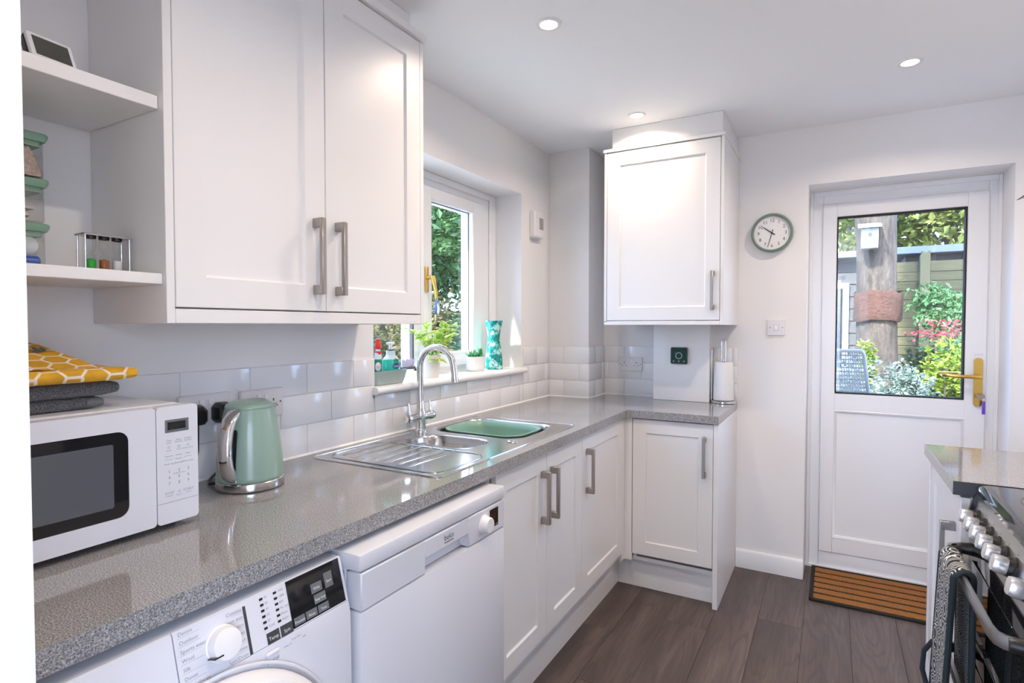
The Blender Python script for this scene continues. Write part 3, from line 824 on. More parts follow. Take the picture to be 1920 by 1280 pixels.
# ================================================================== sink, tap, basin
SZ = 0.9105
s = thing('sink', (0.30, 1.71, WT), 'stainless steel one and a half bowl sink with drainer set into the worktop', 'sink')
MB_, HB_ = (0.085, 0.490, 1.795, 2.140), (0.145, 0.425, 1.575, 1.745)
b = B()
b.plate(rrect(0.05, 0.552, 1.237, 2.190, 0.022), [rrect(*MB_, 0.075, 7), rrect(*HB_, 0.068, 7)], SZ, SZ + 0.0016)
for (x0, x1, y0, y1), r, dp in ((MB_, 0.075, 0.165), (HB_, 0.068, 0.12)):
    rr = []
    for ins, z, rad in ((-0.010, 0.0014, 0.010), (-0.004, 0.0026, 0.004), (0, 0.0018, 0), (0.003, -0.004, 0), (0.010, -0.03, 0.004), (0.018, -dp + 0.02, 0.004), (0.034, -dp + 0.002, 0.012), (0.06, -dp, 0.02)):
        rr.append([(p[0], p[1], SZ + z) for p in rrect(x0 + ins, x1 - ins, y0 + ins, y1 - ins, max(r + (rad if ins < 0 else -rad), 0.02), 7)])
    b.loft(rr, False, True)
obj('sink_body', b, 'steel', s, sharp=55)
b = B(); b.tube([(p[0], p[1], SZ + 0.0012) for p in rrect(0.0515, 0.5505, 1.2385, 2.1885, 0.022, 5)], 0.0021, n=8, closed=True)
obj('rim', b, 'chrome', s)
for i in range(7):
    x = 0.115 + i * 0.047; y1 = 1.555 if 0.12 < x < 0.44 else 1.66
    b = B()
    b.loft([[(x - 0.006 * k, y, SZ + 0.0014), (x - 0.0025 * k, y, SZ + 0.0014 + 0.003 * k), (x + 0.0025 * k, y, SZ + 0.0014 + 0.003 * k), (x + 0.006 * k, y, SZ + 0.0014)] for y, k in ((1.295, 0.1), (1.315, 1), (y1 - 0.02, 1), (y1, 0.1))])
    obj('drainer_ridge', b, 'steel', s, sharp=70)
b = B(); b.tube([(p[0], p[1], SZ + 0.002) for p in rrect(0.080, 0.525, 1.268, 1.535, 0.05, 6)], 0.0024, n=8, closed=True)
obj('drainer_lip', b, 'steel', s)
for x, y, z in ((0.286, 2.00, SZ - 0.1645), (0.285, 1.66, SZ - 0.1195)):
    b = B(); b.lathe((x, y, z), [(0.035, 0), (0.033, 0.002), (0.026, 0.0015), (0.022, -0.004), (0.001, -0.004)], 24, False, False); obj('waste', b, 'chrome', s)
b = B(); b.cyl((0.285, 1.7375, SZ - 0.048), (0.285, 1.730, SZ - 0.048), 0.014, n=20); b.cyl((0.285, 1.731, SZ - 0.048), (0.285, 1.727, SZ - 0.048), 0.0065, n=16)
obj('overflow', b, 'chrome', s)
b = B(); b.lathe((0.487, 1.766, SZ + 0.0016), [(0.021, 0), (0.0205, 0.003), (0.018, 0.0045), (0.001, 0.0048)], 24); obj('waste_knob', b, 'chrome', s)
# washing-up basin in the main bowl
rr = []
for ins, z in ((0.010, -0.002), (0.0, 0.0), (0.0, 0.004), (0.004, 0.005), (0.011, 0.002), (0.018, -0.02), (0.030, -0.10), (0.045, -0.128), (0.07, -0.132)):
    rr.append([(p[0], p[1], SZ + z) for p in rrect(0.108 + ins, 0.468 - ins, 1.818 + ins, 2.092 - ins, 0.085 - ins * 0.5, 7)])
rr2 = [[(p[0], p[1], SZ + z) for p in rrect(0.108 + ins, 0.468 - ins, 1.818 + ins, 2.092 - ins, 0.085 - ins * 0.5, 7)] for ins, z in ((0.072, -0.136), (0.042, -0.134), (0.026, -0.10), (0.013, -0.02), (0.010, -0.002))]
b = B(); b.loft(rr, False, True); b.loft(rr2, True, False)
tag(obj('washing_up_bowl', b, 'basin', sharp=60), 'green plastic washing-up bowl sitting inside the larger sink bowl', 'bowl')
# mixer tap
tp = thing('mixer_tap', (0.068, 1.765, SZ), 'chrome swan-neck mixer tap with two levers behind the sink', 'tap')
b = B(); b.lathe((0.068, 1.765, SZ + .0016), [(0.026, 0), (0.026, 0.004), (0.021, 0.008), (0.019, 0.03), (0.020, 0.05), (0.021, 0.075), (0.017, 0.085), (0.015, 0.10), (0.0135, 0.115), (0.0125, 0.12)], 24); obj('tap_body', b, 'chrome', tp)
b = B(); b.cyl((0.068, 1.682, SZ + 0.058), (0.068, 1.848, SZ + 0.058), 0.0165, n=24, prof=[(0, 0.012), (0.02, 0.0165), (0.16, 0.019), (0.2, 0.0155), (0.8, 0.0155), (0.84, 0.019), (0.98, 0.0165), (1, 0.012)]); obj('crossbar', b, 'chrome', tp)
for y in (1.700, 1.830):
    b = B(); b.cyl((0.068, y, SZ + 0.07), (0.062, y, SZ + 0.118), 0.005, 0.0032, n=12); b.cyl((0.0685, y, SZ + 0.068), (0.067, y, SZ + 0.080), 0.008, n=14); obj('lever', b, 'chrome', tp)
pts = [(0.066, 1.765, SZ + 0.10), (0.066, 1.765, 1.08), (0.066, 1.765, 1.165)]
for i in range(1, 17):
    a = PI - i * (PI * 0.94) / 16
    pts.append((0.147 + 0.081 * math.cos(a), 1.765, 1.165 + 0.081 * math.sin(a)))
pts += [(0.233, 1.765, 1.128)]
b = B(); b.tube(pts, 0.0125, n=18); b.cyl((0.2305, 1.765, 1.135), (0.235, 1.765, 1.112), 0.0135, 0.0125, n=18); obj('spout', b, 'chrome', tp)

# ================================================================== dishwasher
DY0, DY1, DX = 0.846, 1.438, 0.645
d = thing('dishwasher', (0.34, 1.14, 0.0), 'white freestanding dishwasher under the worktop', 'dishwasher')
b = B(); b.box(0.06, 0.600, DY0 + .004, DY1 - .004, 0.02, 0.819, 0.003, 1); obj('cabinet_body', b, 'white_enamel', d)
b = B(); b.box(0.06, DX, DY0, DY1, 0.8195, 0.856, 0.005, 2); obj('top_cover', b, 'white_enamel', d)
HY0, HY1, HZ0, HZ1 = 1.062, 1.246, 0.737, 0.772
b = B()
b.box(0.602, DX, DY0 + .004, HY0, 0.7365, 0.8165, 0.003, 1); b.box(0.602, DX, HY1, DY1 - .004, 0.7365, 0.8165, 0.003, 1); b.box(0.602, DX - .0002, HY0 - .004, HY1 + .004, HZ1, 0.8163, 0.003, 1)
b.loft([[(0.602, HY0 - .003, HZ0), (0.602, HY1 + .003, HZ0), (0.602, HY1 + .003, HZ1 + .004), (0.602, HY0 - .003, HZ1 + .004)], [(0.618, HY0 - .003, HZ0), (0.618, HY1 + .003, HZ0), (0.606, HY1 + .003, HZ1 + .004), (0.606, HY0 - .003, HZ1 + .004)]])
obj('control_panel', b, 'white_enamel', d)
b = B(); b.box(0.602, DX, DY0 + .004, DY1 - .004, 0.105, 0.7345, 0.004, 2); obj('door', b, 'white_enamel', d)
b = B(); b.box(0.55, 0.58, DY0 + .004, DY1 - .004, 0.001, 0.100); obj('kick_plate', b, 'white_enamel', d)
b = B(frameT((DX, 1.322, 0.776), YU, (0, 0, 1))); b.cyl((0, 0, 0), (0, 0, 0.022), 0.0235, n=32, prof=[(0, 0.026), (0.15, 0.0255), (0.16, 0.0225), (0.9, 0.021), (1.0, 0.019)]); b.box(-0.0015, 0.0015, 0.006, 0.019, 0.021, 0.0226); obj('dial', b, 'white_plastic', d)
b = B(); b.box(DX - .002, DX + .0008, 1.352, 1.398, 0.753, 0.806, 0.0006, 1); sc_ = obj('display', b, 'black_gloss', d, label='black display panel')
b = B()
for i in range(3): text(b, ['Mini', 'Eco', 'Start'][i], (DX + .001, 1.358 + i * 0.013, 0.757), YU, (0, 0, 1), 0.0055, 'LEFT')
for i in range(4): text(b, '--', (DX + .001, 1.360 + (i % 2) * 0.014, 0.780 + (i // 2) * 0.008), YU, (0, 0, 1), 0.006, 'LEFT')
obj('lettering', b, 'white_print', sc_)
b = B(); text(b, 'beko', (DX, 1.136, 0.790), YU, (0, 0, 1), 0.021, 'LEFT')
b.box(DX, DX + .0004, 1.137, 1.176, 0.7835, 0.7855); obj('logo', b, 'print', d, label='dark lettering with an underline')
b = B()
for i in range(7):
    a = math.radians(130 - i * 43); text(b, '-' if i % 2 else 'P', (DX, 1.322 + 0.033 * math.cos(a), 0.774 + 0.033 * math.sin(a)), YU, (0, 0, 1), 0.006)
obj('dial_marks', b, 'grey_print', d)

# ================================================================== washing machine
WY = (0.240, 0.836)
w = thing('washing_machine', (0.33, 0.54, 0.0), 'white front-loading washing machine with a dial and black display', 'washing machine')
b = B(); b.box(0.05, 0.592, WY[0], WY[1], 0.012, 0.830, 0.004, 1); obj('cabinet_body', b, 'white_enamel', w)
b = B(); b.box(0.05, 0.594, WY[0], WY[1], 0.8305, 0.8525, 0.005, 2); obj('top_cover', b, 'white_enamel', w)
# sloping control panel: a plane from (0.598, 0.852) to (0.622, 0.765)
PT, PB = Vector((0.5985, 0, 0.851)), Vector((0.6225, 0, 0.764))
pd = (PB - PT); pl = pd.length; pv = -pd.normalized()
def PP(y, s, off=0.0):
    """a point on the panel: y along the front, s = 0 at the top to 1 at the bottom"""
    n = Vector((0, 1, 0)).cross(pv)
    return Vector((0, y, 0)) + PT + pd * s + n * off
b = B()
SY = 0.492
def panel_piece(y0, y1):
    b.loft([[(0.590, y, 0.851), (PT.x - .003, y, PT.z), PT + Vector((0, y, 0)) + pd * 0.03, PB + Vector((0, y, 0)), (0.590, y, 0.764)] for y in (y0, y1)])
panel_piece(SY + 0.001, WY[1]); obj('control_panel', b, 'white_enamel', w, sharp=30)
b = B(); panel_piece(WY[0], SY - 0.001); obj('detergent_drawer', b, 'white_enamel', w, sharp=30)
# front sheet with a round opening, bulged door
DC = (0.521, 0.495); RO = 0.262
b = B()
pr = [(0.590, 0.763), (0.6225, 0.763), (0.628, 0.74), (0.630, 0.60), (0.622, 0.16), (0.600, 0.10), (0.590, 0.10)]
b.loft([[(p[0], y, p[1]) for p in pr] for y in (WY[0], WY[1])]); obj('front_panel', b, 'white_enamel', w, sharp=30)
b = B(); b.cyl((0.6305, *DC), (0.668, *DC), RO, n=72, prof=[(0, RO), (0.25, RO), (0.6, RO - 0.003), (0.92, RO - 0.010), (1.0, RO - 0.016), (0.92, RO - 0.021), (0.6, RO - 0.026), (0.3, RO - 0.035)], cap1=False); dr = obj('door_ring', b, 'white_plastic', w, sharp=25)
b = B(); b.cyl((0.640, *DC), (0.664, *DC), RO - 0.06, n=64, prof=[(0, RO - 0.033), (0.35, RO - 0.045), (0.8, RO - 0.09), (1.0, RO - 0.15)]); obj('door_lens', b, 'lens_grey', w)
b = B(); b.tube([(0.6325, DC[0] + (RO + 0.010) * math.cos(a), DC[1] + (RO + 0.010) * math.sin(a)) for a in [2 * PI * i / 64 for i in range(64)]], 0.003, n=8, closed=True); obj('door_seam', b, 'white_enamel', w)
# dial
n_ = Vector((0, 1, 0)).cross(pv)
pc = PP(0.566, 0.55)
b = B(); b.cyl(pc, pc + n_ * 0.019, 0.03, n=40, prof=[(0, 0.0295), (0.12, 0.029), (0.2, 0.027), (0.85, 0.0255), (0.97, 0.0242), (1.0, 0.0225)])
b.mi = 1
b.T = frameT(pc, (0, 1, 0), pv); b.box(-0.0275, -0.0115, -0.0135, -0.0115, 0.001, 0.0205)
b.T = frameT(pc, Vector((0, 1, 0)) * 0.86 + pv * 0.5, pv * 0.86 - Vector((0, 1, 0)) * 0.5); 
obj('dial', b, ['white_plastic', 'black'], w)
def panel_box(b, y0, y1, s0, s1, h=0.0008):
    b.loft([[PP(y0, s0, -0.001), PP(y1, s0, -0.001), PP(y1, s1, -0.001), PP(y0, s1, -0.001)], [PP(y0, s0, h), PP(y1, s0, h), PP(y1, s1, h), PP(y0, s1, h)]])
b = B(); panel_box(b, 0.700, 0.829, 0.02, 0.97); dsp = obj('display', b, 'black_gloss', w, label='black glass display and touch buttons')
for y0, y1, s0, s1, t in ((0.752, 0.778, 0.30, 0.50, 'Delay'), (0.755, 0.783, 0.54, 0.73, 'Easy Iron'), (0.786, 0.806, 0.20, 0.52, 'Start'), (0.704, 0.728, 0.78, 0.94, 'Prewash'), (0.731, 0.757, 0.78, 0.94, 'Extra rinse'), (0.760, 0.786, 0.78, 0.94, 'Time save')):
    b = B(); panel_box(b, y0, y1, s0, s1, 0.0014); kb = obj('touch_button', b, 'terry_band', dsp)
for y0, y1, s0, s1, t in ((0.752, 0.778, 0.42, 0.50, 'Delay'), (0.755, 0.783, 0.66, 0.73, 'Easy Iron'), (0.786, 0.806, 0.40, 0.52, 'Start'), (0.704, 0.728, 0.89, 0.94, 'Prewash'), (0.731, 0.757, 0.89, 0.94, 'Rinse'), (0.760, 0.786, 0.89, 0.94, 'Time')):
    b = B(); text(b, t, PP((y0 + y1) / 2, s0 + 0.01, 0.0015), (0, 1, 0), pv, 0.0068); obj('lettering', b, 'white_print', dsp)
b = B(); panel_box(b, 0.6105, 0.6155, 0.10, 1.0); obj('divider_bar', b, 'dark', w)
for y0, y1, t in ((0.6455, 0.671, 'Temp'), (0.674, 0.6995, 'Spin')):
    b = B(); panel_box(b, y0, y1, 0.79, 1.0, 0.001); sb = obj('select_button', b, 'dark', w)
    b = B(); text(b, t, PP((y0 + y1) / 2, 0.94, 0.0011), (0, 1, 0), pv, 0.0085); obj('lettering', b, 'white_print', sb)
b = B(); lb = B()
for cy, labs in ((0.6435, ['90', '60', '40', '30', '20', 'Cold']), (0.672, ['1400', '1200', '800', 'No spin', 'Rinse', 'Night'])):
    for k in range(6):
        s0 = 0.10 + k * 0.112
        panel_box(b, cy, cy + 0.0065, s0, s0 + 0.045)
        text(lb, labs[k], PP(cy + 0.009, s0 + 0.04), (0, 1, 0), pv, 0.0062, 'LEFT')
obj('indicator_lights', b, 'black', w); 
for k, t in enumerate(['Denim', 'Outdoor', 'Sports wear', 'Wool', 'Silk', 'Duvet', 'Anti-allergy']):
    text(lb, t, PP(0.5, 0.10 + k * 0.15), (0, 1, 0), pv, 0.0085, 'LEFT')
for k, t in enumerate(['Cottons', 'Cotton eco', 'Synthetics', 'Delicates', 'Hand wash', 'Rinse', 'Spin/Drain']):
    text(lb, t, PP(0.608, 0.16 + k * 0.137), (0, 1, 0), pv, 0.0085, 'RIGHT')
text(lb, 'On/Off', (0.6288, 0.650, 0.7335), (0, 1, 0), (0, 0, 1), 0.009)
for k in range(3): text(lb, ['Delay 3s', 'Temp Spin', 'Soft'][k], (0.6285, 0.682 + k * 0.018, 0.746 + 0.006 * (k % 2)), (0, 1, 0), (0, 0, 1), 0.005)
obj('lettering', lb, 'grey_print', w)
b = B()
for k in range(7): panel_box(b, 0.499, 0.534, 0.125 + k * 0.15, 0.132 + k * 0.15, 0.0003)
for k in range(7): panel_box(b, 0.588, 0.609, 0.185 + k * 0.137, 0.191 + k * 0.137, 0.0003)
obj('guide_lines', b, 'line_print', w)
b = B(); b.box(0.627, 0.6315, 0.636, 0.664, 0.748, 0.7545, 0.002, 2); obj('power_button', b, 'white_plastic', w)
# ================================================================== microwave and the cloths on it
mw = thing('microwave', (0.16, 0.485, WT), 'white microwave oven with a dark window on the left end of the worktop', 'microwave')
MY0, MY1, MX, MZ0, MZ1 = 0.258, 0.714, 0.310, 0.925, 1.164
b = B(); b.box(0.012, 0.288, MY0 + .003, MY1 - .003, MZ0 + .003, MZ1 - .002, 0.005, 2)
b.box(0.03, 0.27, MY0 + .02, MY1 - .02, MZ1 - .003, MZ1 + .0015, 0.003, 1); obj('case', b, 'white_enamel', mw)
YS = 0.629
def face_plate(name, y0, y1, hole, mats):
    b = B(frameT((0.287, 0, 0), YU, (0, 0, 1)))
    if hole: b.plate(rrect(y0, y1, MZ0, MZ1, 0.008), [hole], 0.0, MX - 0.287)
    else: b.plate(rrect(y0, y1, MZ0, MZ1, 0.008), [], 0.0, MX - 0.287)
    return obj(name, b, mats, mw, sharp=30)
hole = rrect(MY0 + 0.036, 0.578, 0.963, 1.127, 0.020, 6)
dr = face_plate('door', MY0, YS - .0008, hole, 'white_enamel')
b = B(frameT((0.290, 0, 0), YU, (0, 0, 1))); b.plate(rrect(MY0 + .035, 0.579, 0.962, 1.128, 0.021, 6), [], 0.0, MX - 0.2915); gl_ = obj('window', b, 'black_gloss', dr, label='dark glass window')
b = B(frameT((MX - .0015, 0, 0), YU, (0, 0, 1))); b.plate(rrect(MY0 + .062, 0.552, 0.985, 1.105, 0.004), [], 0.0, 0.0005); obj('mesh_screen', b, 'mw_mesh', dr)
cp = face_plate('control_panel', YS + .0008, MY1, None, 'white_enamel')
b = B(frameT((MX, 0, 0), YU, (0, 0, 1))); b.plate(rrect(0.6465, 0.6945, 1.1105, 1.1365, 0.001), [], -0.001, 0.0006); sc_ = obj('display', b, 'terry_band', cp)
b = B(frameT((MX, 0, 0), YU, (0, 0, 1))); b.plate(rrect(0.6515, 0.688, 1.116, 1.1315, 0.001), [], 0.0005, 0.001); obj('lcd', b, 'black_gloss', sc_)
b = B()
def mt(s, y, z, size, al='CENTER'): text(b, s, (MX, y, z), YU, (0, 0, 1), size, al)
cols3 = (0.6535, 0.6735, 0.6925)
for r, row in enumerate((('Time', 'Auto', 'Weight'), ('cook', 'Reheat', 'Defrost'))):
    for k in range(3): mt(row[k], cols3[k], 1.0925 - r * 0.0045, 0.0052)
for k in range(3):
    mt('OQU'[k], cols3[k], 1.0775, 0.0075); mt(('Power', 'Clock', 'Kitchen timer')[k], cols3[k], 1.0725, 0.0042)
for r, row in enumerate((('Popcorn', 'Potato', 'Pizza'), ('', 'Frozen', ''), ('Fresh veg', 'Beverage', 'Dinner plate'))):
    for k in range(3): mt(row[k], cols3[k], 1.061 - r * 0.008, 0.0048)
for r in range(3):
    for k in range(3): mt(str(r * 3 + k + 1), cols3[k], 1.0275 - r * 0.0125, 0.0095)
mt('EXPRESS COOK', cols3[1], 1.0235, 0.0035)
mt('STOP', cols3[0], 0.984, 0.0075); mt('START', cols3[2], 0.984, 0.0075); mt('CANCEL', cols3[0], 0.9795, 0.004); mt('+30 sec', cols3[2], 0.9795, 0.004); mt('O', cols3[1], 0.984, 0.007); mt('Memory', cols3[1], 0.9785, 0.004)
obj('lettering', b, 'grey_print', cp)
b = B(); b.box(MX - .001, MX + .0003, YS + .001, MY1 - .001, 0.9675, 0.9683); b.box(MX, MX + .0003, 0.646, 0.662, 1.0555, 1.0559); b.box(MX, MX + .0003, 0.6835, 0.70, 1.0555, 1.0559); obj('groove', b, 'grey_print', cp)
for x in (0.05, 0.27):
    for y in (MY0 + .04, MY1 - .04): b = B(); b.cyl((x, y, WT + .0005), (x, y, MZ0 + .004), 0.012, n=16); obj('foot', b, 'dark', mw)

def slab_cloth(b, x0, x1, y0, y1, z0, z1, fold_r, wob, seed, nx=10, ny=14, sag=0.0, folds=1):
    """folded cloth: a rounded-edge pile with soft irregular surface"""
    n = 5
    sec = []
    h = z1 - z0; r = h / 2
    for i in range(n + 1):
        a = PI / 2 - PI * i / n; sec.append((x1 - r + r * math.cos(a), z0 + r + r * math.sin(a)))
    sec += [(x0, z0 + h * 0.05), (x0 - 0.002, z0 + h * 0.5), (x0, z1 - h * 0.05)]
    for i in range(1, 6): sec.append((x0 + (x1 - r - x0) * i / 6, z1))
    rs = []
    for j in range(ny + 1):
        t = j / ny; y = y0 + (y1 - y0) * t
        e = min(1.0, min(t, 1 - t) * 16 + 0.72)
        row = []
        for (x, z) in sec:
            q = noise.noise(Vector((x * 14 + seed, y * 14, z * 20)))
            zz = z0 + h / 2 + (z - z0 - h / 2) * e
            row.append((x + q * wob, y + q * wob * 0.6, max(z0 + 0.0005, zz + (q * wob if z > z0 + h * 0.4 else 0) - sag * t * t)))
        rs.append(row)
    b.loft(rs)
TZ = MZ1 + 0.002
b = B(); slab_cloth(b, 0.04, 0.228, 0.262, 0.572, TZ, TZ + 0.024, 0.012, 0.003, 1)
tw = thing('folded_towel', (0.13, 0.41, TZ), 'lower charcoal folded towel directly on the microwave top', 'towel', 'cloths on the microwave')
o = obj('towel_pile', b, 'terry', tw)
b = B(); slab_cloth(b, 0.226 - .008, 0.2305, 0.545, 0.574, TZ + .002, TZ + 0.022, 0.01, 0.001, 3, ny=5); obj('band', b, 'terry_band', tw)
b = B(); slab_cloth(b, 0.035, 0.238, 0.262, 0.598, TZ + 0.0245, TZ + 0.053, 0.014, 0.004, 4); tag(obj('folded_towel', b, 'terry'), 'upper charcoal folded towel under the yellow honeycomb cloth', 'towel', 'cloths on the microwave')
YZ = TZ + 0.0545
yc = thing('tea_towel', (0.15, 0.43, YZ), 'yellow honeycomb print tea towel folded on the grey towels', 'tea towel', 'cloths on the microwave')
b = B(); slab_cloth(b, 0.07, 0.266, 0.262, 0.618, YZ, YZ + 0.026, 0.010, 0.003, 7); obj('folded_edge', b, 'honey', yc)
b = B(); rs = []
for j in range(13):
    t = j / 12; row = []
    for i in range(9):
        s_ = i / 8
        y = 0.262 + t * ((0.565 - 0.085 * s_) - 0.262); x = 0.228 - 0.168 * s_
        z = YZ + 0.0275 + 0.060 * s_ ** 0.85 + 0.003 * noise.noise(Vector((x * 20, y * 12, 2)))
        row.append((x, y, z))
    for i in reversed(range(9)):
        x, y, z = row[i]; row.append((x, y, max(YZ + .0265, z - 0.008 - 0.02 * (i / 8))))
    rs.append(row)
b.loft(rs); obj('folded_flap', b, 'honey', yc)
for y, x, s in ((0.42, 0.10, 1), (0.50, 0.155, 1), (0.36, 0.200, 0.8)):
    z = YZ + 0.0305 + 0.060 * ((0.228 - x) / 0.168) ** 0.85
    b = B(Matrix.Translation((x, y, z)) @ Matrix.Rotation(0.33, 4, 'Y') @ Matrix.Rotation(0.4, 4, 'Z')); b.lathe((0, 0, 0), [(0.010 * s, 0), (0.006 * s, 0.0012), (0.0005, 0.0014)], 12, True, False, 0.6, 1.4)
    for q in (-1, 1): b.T = Matrix.Translation((x - 0.006, y + q * 0.006, z + 0.0034)) @ Matrix.Rotation(0.33, 4, 'Y'); b.lathe((0, 0, 0), [(0.007 * s, 0), (0.0005, 0.001)], 10, True, False, 1.2, 0.6)
    b.T = Matrix.Identity(4); obj('bee_print', b, 'terry', yc, label='dark printed bee')

# ================================================================== kettle
KX, KY = 0.160, 0.945
kt = thing('kettle', (KX, KY, WT), 'sage green kettle with a chrome handle between microwave and sink', 'kettle')
b = B(); b.lathe((KX, KY, WT), [(0.078, 0.0005), (0.083, 0.003), (0.0835, 0.010), (0.082, 0.021), (0.079, 0.024)], 48); obj('power_base', b, 'steel', kt, sharp=30)
b = B(); b.lathe((KX, KY, WT), [(0.080, 0.0245), (0.0815, 0.028), (0.0812, 0.034), (0.079, 0.075), (0.074, 0.125), (0.067, 0.170), (0.0605, 0.200), (0.0585, 0.206)], 48); 
for i in range(1): pass
bd = obj('body', b, 'sage', kt, sharp=60)
b = B(); b.lathe((KX, KY, WT), [(0.0585, 0.2065), (0.0590, 0.209), (0.056, 0.2155), (0.045, 0.2215), (0.025, 0.2255), (0.001, 0.2265)], 40); obj('lid', b, 'sage', kt, sharp=60)
b = B(); b.lathe((KX, KY + .012, WT), [(0.030, 0.2245), (0.024, 0.2262), (0.001, 0.2275)], 28); obj('lid_button', b, 'fascia', kt)
b = B()
b.loft([[(KX - 0.022, KY + 0.050, WT + 0.165), (KX + 0.022, KY + 0.050, WT + 0.165), (KX, KY + 0.066, WT + 0.160)], [(KX - 0.030, KY + 0.040, WT + 0.2075), (KX + 0.030, KY + 0.040, WT + 0.2075), (KX, KY + 0.085, WT + 0.2085)]]); obj('spout', b, 'sage', kt)
# handle: towards -y and a little towards the room
hd_ = Vector((0.42, -0.91, 0)).normalized(); side = Vector((-hd_.y, hd_.x, 0))
prof_h = [(0.052, 0.200), (0.072, 0.197), (0.092, 0.184), (0.106, 0.158), (0.1125, 0.127), (0.1125, 0.098), (0.106, 0.070), (0.094, 0.048), (0.078, 0.037)]
rs = []
for k, (d_, z) in enumerate(prof_h):
    t = k / (len(prof_h) - 1); hw = 0.0165 if 0.1 < t < 0.9 else 0.013; th = 0.011
    a = prof_h[max(0, k - 1)]; c_ = prof_h[min(len(prof_h) - 1, k + 1)]
    tg = Vector((c_[0] - a[0], c_[1] - a[1])).normalized(); nx = Vector((-tg.y, tg.x))
    row = []
    for i in range(14):
        an = 2 * PI * i / 14
        cu, sv = math.copysign(abs(math.cos(an)) ** 0.7, math.cos(an)) * th, math.copysign(abs(math.sin(an)) ** 0.7, math.sin(an)) * hw
        p2 = Vector((d_, z)) + nx * cu
        row.append(Vector((KX, KY, WT)) + hd_ * p2.x + Vector((0, 0, p2.y)) + side * sv)
    rs.append(row)
b = B(); b.loft(rs); h_ = obj('handle', b, 'chrome', kt, sharp=60)
b = B(); p0 = Vector((KX, KY, WT + 0.1945)) + hd_ * 0.072
b.T = Matrix.Translation(p0 + hd_ * 0.009 + Vector((0, 0, 0.006))) @ Matrix(((hd_.x, side.x, 0, 0), (hd_.y, side.y, 0, 0), (0, 0, 1, 0), (0, 0, 0, 1))) @ Matrix.Rotation(0.6, 4, 'Y'); b.box(-0.010, 0.010, -0.008, 0.008, -0.003, 0.002, 0.002, 2)
b.T = Matrix.Identity(4); obj('lid_release', b, 'sage_plastic', h_)
# water gauge on the body under the handle
rs = []
for z, hw in ((0.050, 0.006), (0.060, 0.010), (0.150, 0.010), (0.158, 0.006)):
    rb = 0.0815 - (z - 0.03) * 0.105 + 0.001
    c_ = Vector((KX, KY, WT + z)) + hd_ * (rb - 0.004)
    rs.append([c_ + side * -hw, c_ + side * hw, c_ + side * hw * 0.7 + hd_ * 0.0065, c_ - side * hw * 0.7 + hd_ * 0.0065])
b = B(); b.loft(rs); obj('water_gauge', b, 'black_gloss', kt, label='dark water level window')
b = B(); c_ = Vector((KX, KY, WT + 0.040)) + hd_ * 0.079
b.T = Matrix.Translation(c_) @ Matrix(((hd_.x, side.x, 0, 0), (hd_.y, side.y, 0, 0), (0, 0, 1, 0), (0, 0, 0, 1))); b.box(-0.004, 0.016, -0.012, 0.012, -0.004, 0.004, 0.002, 2); b.T = Matrix.Identity(4); obj('switch', b, 'black', kt)
b = B()
cpts = [(0.10, 0.905, WT + 0.008), (0.07, 0.892, WT + 0.006), (0.045, 0.905, WT + 0.006), (0.022, 0.935, WT + 0.012), (0.016, 0.965, WT + 0.03), (0.022, 0.975, 1.0), (0.035, 0.962, 1.062)]
sm = []
for i in range(len(cpts) - 1):
    p = [Vector(cpts[max(0, min(len(cpts) - 1, i + q))]) for q in (-1, 0, 1, 2)]
    for k in range(6):
        t = k / 6
        sm.append(0.5 * ((2 * p[1]) + (p[2] - p[0]) * t + (2 * p[0] - 5 * p[1] + 4 * p[2] - p[3]) * t * t + (3 * p[1] - p[0] - 3 * p[2] + p[3]) * t ** 3))
b.tube(sm + [Vector(cpts[-1])], 0.0042, n=8); obj('power_cord', b, 'black', kt)

# ================================================================== sockets, plugs, switches
def double_socket(o, U, label):
    U = Vector(U); s = thing('double_socket', o, label, 'socket', 'white double sockets')
    b = B(frameT(o, U, (0, 0, 1))); b.loft([[(*p, z) for p in rrect(-0.073 + i, 0.073 - i, -0.043 + i, 0.043 - i, 0.006)] for i, z in ((0, 0), (0, 0.006), (0.002, 0.009))]); obj('face_plate', b, 'socket', s, sharp=30)
    for q in (-0.012, 0.012):
        b = B(frameT(o, U, (0, 0, 1))); b.box(q - 0.0065, q + 0.0065, 0.012, 0.028, 0.008, 0.0125, 0.001, 1); obj('rocker', b, 'white_plastic', s)
    b = B(frameT(o, U, (0, 0, 1)))
    for q in (-0.037, 0.037):
        b.box(q - 0.0022, q + 0.0022, 0.004, 0.012, 0.0085, 0.0093); b.box(q - 0.0145, q - 0.0085, -0.0115, -0.0075, 0.0085, 0.0093); b.box(q + 0.0085, q + 0.0145, -0.0115, -0.0075, 0.0085, 0.0093)
    for q in (-0.0615, 0.0615): b.cyl((q, 0, 0.008), (q, 0, 0.0094), 0.0028, n=12)
    obj('pin_hole', b, 'dark', s)
    return s
F0 = 0.0067
double_socket((F0, 0.917, 1.101), YU, 'white double socket behind the kettle with two black plugs in it')
double_socket((F0, 1.092, 1.098), YU, 'white double socket just right of the kettle, one outlet free')
double_socket((0.429, YB - F0, 1.100), (1, 0, 0), 'white double socket on the back wall tiles, nothing plugged in')
